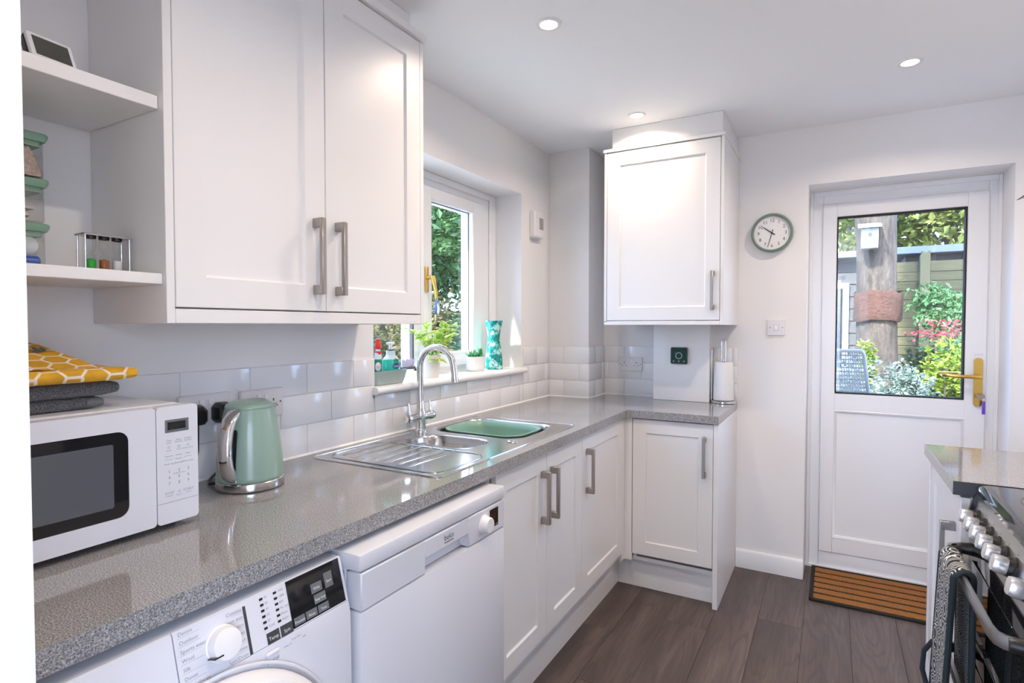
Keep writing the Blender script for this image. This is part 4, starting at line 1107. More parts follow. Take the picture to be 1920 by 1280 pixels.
for y, lab in ((0.880, 'black plug in the socket just right of the microwave'), (0.954, 'black plug half hidden behind the kettle')):
    p = thing('mains_plug', (0.016, y, 1.075), lab, 'plug', 'black mains plugs')
    b = B(frameT((0.016, y, 1.092), YU, (0, 0, 1)))
    b.loft([[(q[0] * s_, q[1] * s_ - dz, z) for q in ((-0.024, -0.018), (-0.015, -0.027), (0.015, -0.027), (0.024, -0.018), (0.024, 0.015), (0.012, 0.027), (-0.012, 0.027), (-0.024, 0.015))] for s_, z, dz in ((0.95, 0.0005, 0), (1.0, 0.004, 0), (1.0, 0.020, 0), (0.85, 0.034, 0), (0.6, 0.040, 0))]); obj('plug_body', b, 'black', p, sharp=25)
    b = B(); b.tube([(0.034, y, 1.068), (0.036, y, 1.050), (0.032, y + 0.002, 1.0), (0.02, y - 0.004, 0.935)], [0.006, 0.0045, 0.004, 0.004], n=8); obj('flex', b, 'black', p)
s = thing('fused_switch', (1.2215, YB, 1.28), 'white fused switch plate on the wall below the clock', 'switch')
b = B(frameT((1.2215, YB, 1.3195), (1, 0, 0), (0, 0, 1))); b.loft([[(*p, z) for p in rrect(-0.0435 + i, 0.0435 - i, -0.0415 + i, 0.0415 - i, 0.005)] for i, z in ((0, 0), (0, 0.006), (0.002, 0.009))]); obj('face_plate', b, 'socket', s, sharp=30)
b = B(frameT((1.2215, YB, 1.3195), (1, 0, 0), (0, 0, 1))); b.box(-0.009, 0.009, -0.012, 0.012, 0.0085, 0.011, 0.0015, 1); obj('fuse_carrier', b, 'white_plastic', s)
b = B(frameT((1.2215, YB, 1.3195), (1, 0, 0), (0, 0, 1)))
for q in (-0.030, 0.030): b.cyl((q, 0, 0.008), (q, 0, 0.0096), 0.003, n=12)
b.box(-0.0125, 0.0125, -0.0155, -0.0148, 0.0085, 0.0093); b.box(-0.0125, 0.0125, 0.0148, 0.0155, 0.0085, 0.0093); b.box(-0.0125, -0.0118, -0.015, 0.015, 0.0085, 0.0093); b.box(0.0118, 0.0125, -0.015, 0.015, 0.0085, 0.0093); obj('screw', b, 'grey_print', s)
# thermostat
t = thing('thermostat', (0.7435, 3.20, 1.117), 'dark green square room thermostat with a round dial ring', 'thermostat')
b = B(frameT((0.7435, 3.1995, 1.1635), (1, 0, 0), (0, 0, 1))); b.loft([[(*p, z) for p in rrect(-0.0455 + i, 0.0455 - i, -0.0455 + i, 0.0455 - i, 0.007)] for i, z in ((0.002, 0), (0, 0.004), (0, 0.016), (0.002, 0.019))]); tb = obj('case', b, 'thermo', t, sharp=30)
b = B(frameT((0.7435, 3.1995, 1.1635), (1, 0, 0), (0, 0, 1))); b.cyl((0, 0, 0.018), (0, 0, 0.021), 0.0185, n=32, cap0=False, cap1=False, prof=[(0, 0.0185), (0.8, 0.0185), (1, 0.017), (0.8, 0.0148), (0, 0.0145)]); obj('dial_ring', b, 'line_print', t)
for q in (-0.028, 0, 0.028): b = B(frameT((0.7435, 3.1995, 1.1635), (1, 0, 0), (0, 0, 1))); b.cyl((q, -0.031, 0.018), (q, -0.031, 0.0198), 0.005, n=14); obj('button', b, 'grey_print', t)
b = B()
text(b, 'C', (0.7245, 3.1803, 1.176), (1, 0, 0), (0, 0, 1), 0.012)
obj('lettering', b, 'grey_print', t)
# alarm on the left wall
a_ = thing('carbon_monoxide_alarm', (0.0, 2.873, 1.825), 'small white gas alarm with dark vent slots right of the window', 'alarm')
b = B(frameT((0.0005, 2.873, 1.8975), YU, (0, 0, 1))); b.loft([[(*p, z) for p in rrect(-0.057 + i, 0.057 - i, -0.0725 + i, 0.0725 - i, 0.008)] for i, z in ((0.003, 0), (0, 0.003), (0, 0.030), (0.006, 0.036))]); obj('case', b, 'white_plastic', a_, sharp=30)
b = B(frameT((0.0005, 2.873, 1.8975), YU, (0, 0, 1)))
for k in range(9):
    z = 0.036 - k * 0.0072; b.box(-0.004, 0.044, z - 0.0019, z + 0.0019, 0.0355, 0.0366)
obj('vent_slots', b, 'dark', a_)
b = B(frameT((0.0005, 2.873, 1.8975), YU, (0, 0, 1))); b.box(-0.048, 0.035, -0.083, -0.068, 0, 0.010, 0.002, 1); obj('bracket', b, 'socket', a_)
# clock
CC = (1.197, YB, 1.819)
ck = thing('wall_clock', (CC[0], CC[1], CC[2] - 0.102), 'round wall clock with a sage green rim and white face', 'clock')
T = frameT(CC, (1, 0, 0), (0, 0, 1))
b = B(T); b.cyl((0, 0, 0.0005), (0, 0, 0.040), 0.102, n=64, prof=[(0, 0.096), (0.3, 0.102), (0.75, 0.102), (0.95, 0.0985), (1.0, 0.094), (0.9, 0.0885), (0.55, 0.0875)], cap1=False); obj('rim', b, 'sage_rim', ck, sharp=50)
b = B(T); b.cyl((0, 0, 0.016), (0, 0, 0.023), 0.0885, n=64); obj('face', b, 'paper', ck)
for h in range(1, 13):
    an = PI / 2 - h * PI / 6; b = B()
    text(b, str(h), (CC[0] + 0.066 * math.cos(an), YB - 0.0232, CC[2] + 0.066 * math.sin(an) - 0.0085), (1, 0, 0), (0, 0, 1), 0.024)
    obj('numeral', b, 'print', ck)
def hand(an, L, w, z, tail):
    d = Vector((math.cos(an), math.sin(an), 0)); n = Vector((-d.y, d.x, 0))
    b = B(T); b.loft([[d * -tail - n * w, d * -tail + n * w, d * L + n * w * 0.6, d * L - n * w * 0.6]] and [[q + Vector((0, 0, zz)) for q in (d * -tail - n * w, d * L - n * w * 0.6, d * L + n * w * 0.6, d * -tail + n * w)] for zz in (z, z + 0.001)]); return b
obj('hour_hand', hand(math.radians(143), 0.052, 0.0030, 0.025, 0.018), 'black', ck)
obj('minute_hand', hand(math.radians(255), 0.076, 0.0020, 0.027, 0.018), 'black', ck)
b = B(T); b.cyl((0, 0, 0.022), (0, 0, 0.030), 0.004, n=16); obj('hub', b, 'black', ck)

# ================================================================== kitchen roll
kx, ky = 0.970, 3.238
kr = thing('paper_towel_holder', (kx, ky, WT), 'chrome paper towel holder at the right end of the worktop', 'holder')
b = B(); b.lathe((kx, ky, WT), [(0.063, 0.0005), (0.066, 0.003), (0.066, 0.012), (0.063, 0.015), (0.02, 0.016), (0.001, 0.016)], 40); obj('base', b, 'chrome', kr, sharp=30)
b = B(); b.cyl((kx, ky, WT + 0.015), (kx, ky, 1.15), 0.006, n=16); b.tube([(kx + 0.0105 * math.cos(a) * -1, ky, zz) for a, zz in [(0, 1.13), (0, 1.18), (0, 1.235)]] + [(kx - 0.0105 * math.cos(a), ky, 1.235 + 0.016 * math.sin(a)) for a in [PI * i / 10 for i in range(1, 10)]] + [(kx + 0.0105, ky, zz) for zz in (1.235, 1.18, 1.13)], 0.0045, n=10); obj('pole', b, 'chrome', kr)
b = B(); b.cyl((kx - 0.058, ky - 0.02, WT + 0.012), (kx - 0.058, ky - 0.02, 1.20), 0.0032, n=10); b.lathe((kx - 0.058, ky - 0.02, 1.20), [(0.0032, 0), (0.005, 0.003), (0.001, 0.008)], 10); obj('side_arm', b, 'chrome', kr)
b = B(); pts_r = []
for r, z in ((0.018, 0.017), (0.0525, 0.017), (0.0535, 0.02), (0.0515, 0.12), (0.049, 0.218), (0.047, 0.222), (0.018, 0.222)):
    pts_r.append([(kx + r * math.cos(2 * PI * i / 40) * (1 + 0.012 * math.sin(5 * 2 * PI * i / 40)), ky + r * math.sin(2 * PI * i / 40), WT + z) for i in range(40)])
b.loft(pts_r + [pts_r[0]], False, False); tag(obj('paper_towel_roll', b, 'paper', sharp=50), 'white roll of paper towels standing on the chrome holder', 'paper towel')

# ================================================================== doormat
dm = thing('doormat', (1.78, 3.29, 0.0), 'striped coir and black rubber doormat in front of the back door', 'doormat')
b = B(); b.box(1.400, 2.145, 3.065, 3.504, 0.0005, 0.008, 0.003, 1)
for q in (3.065, 3.492): b.box(1.400, 2.145, q, q + 0.012, 0.006, 0.0115, 0.002, 1)
for q in (1.400, 2.133): b.box(q, q + 0.012, 3.065, 3.504, 0.006, 0.0115, 0.002, 1)
obj('rubber_backing', b, 'rubber', dm)
for k in range(6):
    y0 = 3.083 + k * 0.0682
    b = B(); b.box(1.418, 2.127, y0, y0 + 0.052, 0.0075, 0.0145, 0.004, 2); obj('coir_strip', b, 'coir', dm)
# ================================================================== window sill
SL = 1.1005
b = B()
def caddy_ring(i, z, fl): return [(p[0], p[1], SL + z) for p in rrect(-0.098 - fl * .3 + i, -0.010 + fl * .2 - i, 1.600 - fl + i, 1.765 + fl - i, 0.018)]
b.loft([caddy_ring(0.003, 0.0, 0), caddy_ring(0, 0.003, 0), caddy_ring(0, 0.054, 0.020), caddy_ring(0.003, 0.054, 0.020), caddy_ring(0.004, 0.006, 0), caddy_ring(0.02, 0.005, 0)])
tag(obj('sink_caddy', b, 'caddy', sharp=35), 'grey-green sink caddy tray at the left end of the window sill', 'caddy')
CZ = SL + 0.0065
ds = thing('dish_soap_bottle', (-0.034, 1.636, CZ), 'clear dish soap bottle with a red cap in the sill caddy', 'bottle')
BX, BY = -0.034, 1.636
b = B(); b.lathe((BX, BY, CZ), [(0.014, 0), (0.0165, 0.004), (0.017, 0.05), (0.0165, 0.09), (0.0135, 0.115), (0.010, 0.124), (0.009, 0.132)], 24, True, True, 0.9, 1.0); obj('bottle', b, 'clear_soap', ds)
b = B(); b.lathe((BX, BY, CZ), [(0.0115, 0.132), (0.0125, 0.136), (0.012, 0.150), (0.008, 0.156), (0.0085, 0.170), (0.005, 0.172)], 20); obj('cap', b, 'red', ds)
def wrap(b, cx, cy, z0, z1, r0, r1, a0, a1, n=10):
    rs = [[(cx + (r + q) * math.cos(a), cy + (r + q) * math.sin(a), z) for q, z, r in ((0, z0, r0), (0.0006, z0, r0), (0.0006, z1, r1), (0, z1, r1))] for a in [a0 + (a1 - a0) * i / n for i in range(n + 1)]]
    b.loft(rs)
fa = math.atan2(-BY, 1.483 - BX)
b = B(); wrap(b, BX, BY, CZ + 0.112, CZ + 0.124, 0.0125, 0.0108, fa - 1.2, fa + 1.2); obj('neck_label', b, 'red', ds)
b = B(); wrap(b, BX, BY, CZ + 0.030, CZ + 0.093, 0.0170, 0.0166, fa - 1.0, fa + 1.0); lbl = obj('label', b, 'green_label', ds)
fd = Vector((math.cos(fa), math.sin(fa), 0)); fs = Vector((-fd.y, fd.x, 0))
b = B(frameT(Vector((BX, BY, CZ + 0.065)) + fd * 0.0175, fs, (0, 0, 1))); b.lathe((0, 0, 0), [(0.0115, 0), (0.011, 0.0006), (0.0005, 0.0008)], 20, True, False, 0.95, 1.5); obj('label_oval', b, 'white_print', lbl)
b = B(); text(b, 'FAIRY', Vector((BX, BY, CZ + 0.062)) + fd * 0.0187, fs, (0, 0, 1), 0.0078); obj('lettering', b, 'red', lbl)
hs = thing('hand_soap_bottle', (-0.05, 1.725, CZ), 'teal hand soap pump bottle in the sill caddy', 'bottle')
HX_, HY_ = -0.050, 1.725
b = B(); rs = []
for hw, hd2, z in ((0.040, 0.017, 0), (0.043, 0.019, 0.004), (0.043, 0.019, 0.081), (0.040, 0.0185, 0.088)): rs.append([(HX_ + hd2 * math.copysign(abs(math.cos(a)) ** 0.75, math.cos(a)), HY_ + hw * math.copysign(abs(math.sin(a)) ** 0.75, math.sin(a)), CZ + z) for a in [2 * PI * i / 28 for i in range(28)]])
b.loft(rs); obj('bottle', b, 'teal_soap', hs)
b = B(); rs = []
for hw, hd2, z in ((0.040, 0.0185, 0.0882), (0.034, 0.0175, 0.096), (0.022, 0.0165, 0.102), (0.0195, 0.0165, 0.105), (0.0195, 0.0165, 0.122)): rs.append([(HX_ + hd2 * math.cos(a), HY_ + hw * math.sin(a), CZ + z) for a in [2 * PI * i / 28 for i in range(28)]])
b.loft(rs); obj('shoulder', b, 'clear_soap', hs)
b = B(); b.lathe((HX_, HY_, CZ + 0.1225), [(0.011, 0), (0.011, 0.004)], 20); obj('collar', b, 'black', hs)
b = B(); b.cyl((HX_, HY_, CZ + 0.126), (HX_, HY_, CZ + 0.148), 0.0065, n=16); b.box(HX_ - 0.007, HX_ + 0.007, HY_ - 0.020, HY_ + 0.020, CZ + 0.146, CZ + 0.156, 0.004, 2); obj('pump', b, 'white_plastic', hs)
ha = math.atan2(-HY_, 1.483 - HX_)
hdv = Vector((1, 0, 0))
b = B(frameT((HX_ + 0.0190, HY_ + 0.010, CZ + 0.062), YU, (0, 0, 1))); b.lathe((0, 0, 0), [(0.020, 0), (0.0195, 0.0006), (0.0005, 0.0008)], 28, True, False, 1.0, 0.62); lb_ = obj('label', b, 'navy', hs)
b = B(); text(b, 'Carex', (HX_ + 0.0200, HY_ + 0.010, CZ + 0.0575), YU, (0, 0, 1), 0.0125); obj('lettering', b, 'white_print', lb_)
b = B(frameT((HX_ + 0.0190, HY_ + 0.010, CZ + 0.0785), YU, (0, 0, 1)))
for q in (-0.012, -0.004, 0.004, 0.012): b.lathe((q, 0.002 + 0.004 * (abs(q) < 0.006), 0), [(0.006, 0), (0.0005, 0.0006)], 10, True, False, 0.6, 1.3)
obj('leaf_emblem', b, 'green_label', hs)
br = thing('dish_brush', (-0.05, 1.765, CZ + 0.03), 'grey-handled dish brush with pale bristles leaning in the caddy', 'brush')
b = B(); b.tube([(-0.048, 1.764, CZ + 0.012), (-0.046, 1.785, CZ + 0.044), (-0.044, 1.82, CZ + 0.050), (-0.043, 1.858, CZ + 0.048), (-0.043, 1.87, CZ + 0.041)], [0.006, 0.008, 0.009, 0.008, 0.005], n=10); obj('handle', b, 'terry_band', br)
b = B()
for i in range(90):
    y = 1.785 + R.random() * 0.07; a = R.uniform(-0.6, 0.6); x = -0.045 + R.uniform(-0.011, 0.011)
    b.tube([(x, y, CZ + 0.052), (x + 0.018 * math.sin(a), y + R.uniform(-0.003, 0.003) + 0.004, CZ + 0.082 + R.uniform(-0.004, 0.004))], [0.0016, 0.0012], n=3)
o = obj('bristles', b, 'lilac', br); o['kind'] = 'stuff'

# potted variegated plant: every leaf an object
def leaf_mesh(name, L, w, mats, fold=0.25, curl=0.25):
    bb = B(); n = 5
    def edge(k, s): 
        t = k / n; ww = w * math.sin(PI * min(1, t ** 0.8)) ** 0.8 if 0 < k < n else 0.0006
        return t, ww * s
    rows = []
    for k in range(n + 1):
        t, _ = edge(k, 1); ww = max(0.0006, w * math.sin(PI * t ** 0.85)); z = -curl * L * t * t
        rows.append([bb.v(L * t, -ww, z + ww * fold), bb.v(L * t, -ww * 0.55, z + ww * fold * .5), bb.v(L * t, 0, z), bb.v(L * t, ww * 0.55, z + ww * fold * .5), bb.v(L * t, ww, z + ww * fold)])
    for a, c in zip(rows, rows[1:]):
        for i in range(4):
            bb.mi = 0 if i in (0, 3) else 1
            bb.f([a[i], a[i + 1], c[i + 1], c[i]])
    return mesh(name, bb, mats, (0, 0, 0), 60, normals=False)
PXc, PYc = -0.062, 1.995
pp = thing('potted_plant', (PXc, PYc, SL), 'yellow-green variegated plant in a cream pot behind the tap', 'plant')
b = B(); b.lathe((PXc, PYc, SL), [(0.036, 0), (0.038, 0.003), (0.046, 0.092), (0.047, 0.098), (0.0455, 0.099), (0.043, 0.094), (0.042, 0.084), (0.001, 0.084)], 36); obj('pot', b, 'cream_pot', pp)
b = B(); b.lathe((PXc, PYc, SL), [(0.042, 0.0845), (0.03, 0.088), (0.001, 0.089)], 20); obj('soil', b, 'soil', pp)
lm = leaf_mesh('leaf', 0.052, 0.0165, ['leaf_var_edge', 'leaf_var'])
lm2 = leaf_mesh('leaf', 0.044, 0.0160, ['leaf_var_edge', 'leaf_var'], 0.3, 0.4)
stems = [((0, 0.16, 0.125), 11), ((0.012, 0.13, 0.150), 12), ((0.015, 0.085, 0.155), 11), ((-0.01, -0.02, 0.15), 9), ((0.02, -0.10, 0.11), 10), ((0.01, -0.145, 0.13), 8), ((0.03, 0.03, 0.06), 9), ((0.035, -0.04, 0.07), 8), ((0.0, 0.18, 0.10), 8), ((0.04, 0.06, 0.02), 8), ((0.02, 0.10, 0.07), 9), ((0.045, 0.0, -0.01), 7)]
sb = B(); base = Vector((PXc, PYc, SL + 0.086))
for (dx, dy, dz), nl in stems:
    dy *= 1.22; tip = base + Vector((dx, dy, dz)); mid = base + Vector((dx * 0.35, dy * 0.35, dz * 0.65 + 0.015))
    pts = [(1 - t) ** 2 * base + 2 * t * (1 - t) * mid + t * t * tip for t in [i / 8 for i in range(9)]]
    sb.tube(pts, [0.0022 - 0.0012 * i / 8 for i in range(9)], n=5)
    for k in range(nl):
        t = 0.30 + 0.70 * (k + 0.5) / nl; p = (1 - t) ** 2 * base + 2 * t * (1 - t) * mid + t * t * tip
        az = k * 2.4 + dx * 50; el = R.uniform(-0.2, 0.7)
        d = Vector((math.cos(az) * math.cos(el), math.sin(az) * math.cos(el), math.sin(el))) + (tip - base).normalized() * 0.5
        d.normalize()
        if p.x + d.x * 0.052 < -0.142: d.x = abs(d.x) * 0.4; d.normalize()
        o = link('leaf', lm if k % 2 else lm2, pp, p)
        sc = R.uniform(0.75, 1.15)
        o.rotation_euler = (d.to_track_quat('X', 'Z').to_matrix() @ Matrix.Rotation(R.uniform(-0.5, 0.5), 3, 'X')).to_euler(); o.scale = (sc, sc, sc)
obj('stems', sb, 'leaf_var', pp)
# small succulents in a ribbed oval planter
QX, QY = -0.085, 2.400
sp_ = thing('succulent_planter', (QX, QY, SL), 'low white ribbed planter of green succulents on the sill', 'planter')
b = B(); NN = 72
def oval(k, z, rib): return [(QX + 0.036 * k * (1 + rib * (0.022 if i % 3 else -0.03)) * math.copysign(abs(math.cos(2 * PI * i / NN)) ** 0.8, math.cos(2 * PI * i / NN)), QY + 0.062 * k * (1 + rib * (0.012 if i % 3 else -0.02)) * math.copysign(abs(math.sin(2 * PI * i / NN)) ** 0.8, math.sin(2 * PI * i / NN)), SL + z) for i in range(NN)]
b.loft([oval(0.80, 0, 0), oval(0.82, 0.006, 0), oval(0.93, 0.008, 0), oval(0.96, 0.010, 1), oval(1.02, 0.066, 1), oval(1.03, 0.068, 0), oval(1.03, 0.074, 0), oval(0.95, 0.074, 0), oval(0.93, 0.064, 0)]); obj('pot', b, 'white_pot', sp_, sharp=30)
b = B(); b.loft([oval(0.92, 0.0645, 0), oval(0.6, 0.069, 0)]); obj('soil', b, 'soil', sp_)
spk = []
bb = B(); bb.loft([[(0, -0.006, 0), (0, 0, -0.002), (0, 0.006, 0), (0, 0, 0.0015)], [(0.018, -0.0065, 0.003), (0.018, 0, 0.0005), (0.018, 0.0065, 0.003), (0.018, 0, 0.004)], [(0.036, -0.003, 0.010), (0.036, 0, 0.009), (0.036, 0.003, 0.010), (0.036, 0, 0.0105)], [(0.045, -0.0004, 0.015), (0.045, 0, 0.0148), (0.045, 0.0004, 0.015), (0.045, 0, 0.0152)]])
lmS = mesh('leaf', bb, 'succulent', (0, 0, 0))
for (ox, oy, n, el0, sc) in ((0.004, -0.040, 13, 0.55, 1.0), (-0.004, -0.002, 16, 0.9, 0.85), (0.008, 0.020, 12, 0.5, 0.75), (-0.002, 0.046, 12, 1.05, 1.1)):
    for k in range(n):
        az = k * 2.399; el = el0 + R.uniform(-0.35, 0.35)
        d = Vector((math.cos(az) * math.cos(el), math.sin(az) * math.cos(el), math.sin(el)))
        o = link('leaf', lmS, sp_, (QX + ox, QY + oy, SL + 0.066)); q = sc * R.uniform(0.8, 1.1)
        o.rotation_euler = d.to_track_quat('X', 'Z').to_euler(); o.scale = (q, q, q)
# vase
b = B(); VX, VY = -0.078, 2.562
b.lathe((VX, VY, SL), [(0.046, 0.0), (0.048, 0.004), (0.0475, 0.02), (0.045, 0.06), (0.040, 0.10), (0.034, 0.14), (0.032, 0.165), (0.036, 0.20), (0.044, 0.235), (0.049, 0.254), (0.047, 0.255), (0.041, 0.235), (0.032, 0.20), (0.028, 0.165), (0.030, 0.14), (0.036, 0.10), (0.041, 0.03), (0.001, 0.025)], 40)
tag(obj('vase', b, 'vase', sharp=60), 'teal and white marbled waisted vase at the right end of the sill', 'vase')
# blue and white key fob hanging from the window lever
kf = thing('key_fob', (-0.098, 2.090, 1.38), 'blue and white strap key fob hanging from the brass window lever', 'key fob')
b = B(); b.tube([(-0.097 + 0.0 * i, 2.090 + 0.008 * math.cos(2 * PI * i / 16), 1.455 + 0.011 * math.sin(2 * PI * i / 16)) for i in range(16)], 0.0012, n=6, closed=True); obj('ring', b, 'chrome', kf)
b = B(); b.loft([[(-0.103, y, z), (-0.091, y, z), (-0.091, y + 0.002, z), (-0.103, y + 0.002, z)] for y, z in ((2.090, 1.443), (2.082, 1.425), (2.080, 1.405), (2.086, 1.385), (2.092, 1.380))]); obj('blue_strap', b, 'blue', kf)
b = B(); b.loft([[(-0.103, y, z), (-0.091, y, z), (-0.091, y + 0.002, z), (-0.103, y + 0.002, z)] for y, z in ((2.092, 1.443), (2.101, 1.425), (2.104, 1.405), (2.100, 1.386), (2.0925, 1.381))]); obj('white_strap', b, 'white_print', kf)
b = B(); b.box(-0.101, -0.093, 2.078, 2.086, 1.352, 1.380, 0.002, 1); obj('key', b, 'brass', kf)

# ================================================================== things on the open shelves
UZ, LZ = 1.7965, 1.4355
dc = thing('digital_clock', (0.22, 0.505, UZ), 'small white and black digital clock leaning on the upper shelf', 'clock')
T = Matrix.Translation((0.226, 0.506, UZ + 0.001)) @ Matrix.Rotation(math.radians(6), 4, 'Z') @ Matrix.Rotation(math.radians(-24), 4, 'Y')
b = B(T @ frameT((0, 0, 0), YU, (0, 0, 1))); b.loft([[(*p, z) for p in rrect(-0.037 + i, 0.037 - i, 0.001 + i, 0.066 - i, 0.004)] for i, z in ((0.001, 0.0), (0, 0.002), (0, 0.007), (0.001, 0.009))]); obj('front_case', b, 'white_plastic', dc, sharp=30)
b = B(T @ frameT((0, 0, 0), YU, (0, 0, 1))); b.loft([[(*p, z) for p in rrect(-0.0375 + i, 0.0375 - i, 0.000 + i, 0.067 - i, 0.006)] for i, z in ((0.004, -0.017), (0.001, -0.013), (0, -0.001), (0.001, -0.0002))]); obj('back_case', b, 'black', dc, sharp=30)
b = B(T @ frameT((0, 0, 0), YU, (0, 0, 1))); b.plate(rrect(-0.029, 0.030, 0.018, 0.059, 0.001), [], 0.0088, 0.0094); ls = obj('screen', b, 'lcd', dc, label='dark olive lcd screen')
b = B(); T3 = T @ frameT((0, 0, 0), YU, (0, 0, 1))
o0 = T3 @ Vector((0.0, 0.030, 0.0095)); U3 = (T3.to_3x3() @ Vector((1, 0, 0))); V3 = (T3.to_3x3() @ Vector((0, 1, 0)))
text(b, '10:32', o0, U3, V3, 0.019); obj('digits', b, 'dark', ls)
for q in (-0.018, -0.004, 0.010): b = B(T3); b.cyl((q, 0.009, 0.0085), (q, 0.009, 0.0098), 0.0026, n=12); obj('button', b, 'grey_print', dc)
# three stacked storage boxes with green lids
def crate(z0, h, label):
    c = thing('storage_container', (0.10, 0.455, z0), label, 'container', 'stacked clear storage containers')
    x0, x1, y0, y1 = 0.055, 0.148, 0.36, 0.517
    def rr_(i, z): return [(p[0], p[1], z0 + z) for p in rrect(x0 + i, x1 - i, y0 + i, y1 - i, 0.010 if i < -0.004 else 0.006, 3)]
    b = B(); b.loft([rr_(0.002, 0.0005), rr_(0.0, 0.003), rr_(0, h - 0.016), rr_(0.0012, h - 0.016), rr_(0.0012, 0.003), rr_(0.004, 0.0025)]); obj('tub', b, 'thin_glass', c, sharp=30)
    b = B(); b.loft([rr_(0.004, h - 0.026), rr_(0.003, h - 0.0165), rr_(-0.003, h - 0.0163), rr_(-0.007, h - 0.008), rr_(-0.007, h - 0.0035), rr_(-0.004, h - 0.0012), rr_(0.01, h - 0.0012)]); obj('lid', b, 'sage_plastic', c, sharp=30)
crate(LZ, 0.0905, 'lowest clear container with a green lid, holding a white disc')
crate(LZ + 0.0907, 0.085, 'middle clear container with a green lid, holding sachets')
crate(LZ + 0.1760, 0.087, 'topmost clear container with a green lid, holding pinkish grain')
zb = LZ + 0.1760 + 0.004
b = B(); b.loft([[(p[0] + 0.001, p[1], zb + z + 0.003 * noise.noise(Vector((p[0] * 90, p[1] * 90, z * 60))) * (z > 0.01)) for p in rrect(0.0575 + i, 0.145 - i * .4, 0.365 + i, 0.5145 - i, 0.006, 6)] for i, z in ((0, 0), (0.0005, 0.010), (0.004, 0.022), (0.010, 0.040), (0.016, 0.054), (0.03, 0.057))])
tag(obj('grain_fill', b, 'grain'), 'pinkish dry grain filling the topmost container', 'grain', kind='stuff')
zb = LZ + 0.0907 + 0.0045
for k, (y, rz, dz) in enumerate(((0.44, 0.1, 0), (0.455, -0.15, 0.008), (0.445, 0.2, 0.016), (0.46, 0.05, 0.023))):
    b = B(Matrix.Translation((0.102, y, zb + dz)) @ Matrix.Rotation(rz, 4, 'Z'))
    b.loft([[(q[0] * s_, q[1] * s_, z) for q in rrect(-0.034, 0.034, -0.045, 0.045, 0.004)] for s_, z in ((1, 0), (0.9, 0.0035), (0.9, 0.004), (1.0, 0.0045))] if False else [[(p[0], p[1], 0.0) for p in rrect(-0.034, 0.034, -0.045, 0.045, 0.004)], [(p[0] * 0.98, p[1] * 0.98, 0.0035 + 0.002 * math.sin(p[1] * 60)) for p in rrect(-0.034, 0.034, -0.045, 0.045, 0.004)], [(p[0] * 0.7, p[1] * 0.7, 0.007) for p in rrect(-0.034, 0.034, -0.045, 0.045, 0.004)]])
    tag(obj('sachet', b, 'packet'), ['lowest pinkish sachet in the middle container', 'second pinkish sachet from the bottom in the middle container', 'third pinkish sachet from the bottom in the middle container', 'topmost pinkish sachet in the middle container'][k], 'sachet', 'sachets in the container')
b = B(Matrix.Translation((0.122, 0.4925, LZ + 0.0480)) @ Matrix.Rotation(0.35, 4, 'Y') @ Matrix.Rotation(-0.25, 4, 'Z')); b.cyl((-0.003, 0, 0), (0.003, 0, 0), 0.020, n=32, prof=[(0, 0.019), (0.2, 0.020), (0.8, 0.020), (1, 0.018)]); tag(obj('lid_disc', b, 'white_print'), 'white round disc standing in the lowest container', 'disc')
b = B(); b.cyl((0.126, 0.470, LZ + 0.0165), (0.126, 0.512, LZ + 0.0165), 0.012, n=24, prof=[(0, 0.011), (0.05, 0.012), (0.95, 0.012), (1, 0.010)]); tag(obj('tape_roll', b, 'blue'), 'small blue roll lying in the lowest container', 'roll')
# triple sand timer
tx0, tx1, ty0, ty1 = 0.142, 0.182, 0.566, 0.656
st = thing('sand_timer_set', (0.162, 0.61, LZ), 'steel framed set of three sand timers on the lower shelf', 'sand timer')
b = B(); b.box(tx0, tx1, ty0, ty1, LZ + 0.075, LZ + 0.079, 0.001, 1); obj('top_plate', b, 'steel', st)
b = B(); b.box(tx0, tx1, ty0, ty1, LZ + 0.0005, LZ + 0.004, 0.001, 1); obj('bottom_plate', b, 'steel', st)
for x in (tx0 + .004, tx1 - .004):
    for y in (ty0 + .004, ty1 - .004):
        b = B(); b.cyl((x, y, LZ + 0.004), (x, y, LZ + 0.075), 0.0018, n=10); obj('post', b, 'chrome', st)
for k, (nm, ml) in enumerate((('green', 'sand_green'), ('rust', 'sand_brown'), ('white', 'sand_white'))):
    y = 0.5865 + k * 0.0245; x = 0.162
    b = B(); b.lathe((x, y, LZ + 0.0042), [(0.0085, 0.0), (0.0097, 0.003), (0.0097, 0.025), (0.007, 0.032), (0.0018, 0.0365), (0.007, 0.041), (0.0097, 0.048), (0.0097, 0.064), (0.0085, 0.066)], 20); g1 = obj('glass_bulb', b, 'thin_glass', st)
    b = B(); b.lathe((x, y, LZ + 0.0046), [(0.0078, 0.0), (0.0087, 0.003), (0.0087, 0.0235), (0.001, 0.026)], 20); obj('sand', b, ml, g1, label=nm + ' sand')
    b = B(); b.lathe((x, y, LZ + 0.0702), [(0.0096, 0), (0.0096, 0.0046)], 18); obj('cap', b, 'black', st)
# ================================================================== cooker on the right, oven gloves, hood
ck2 = thing('cooker', (2.08, 1.605, 0.0), 'steel and black double oven cooker with silver knobs on the right', 'cooker')
CY0, CY1 = 1.306, 1.903
b = B(); b.box(1.835, 2.386, CY0, CY1, 0.02, 0.885, 0.004, 1); obj('cooker_body', b, 'dark', ck2)
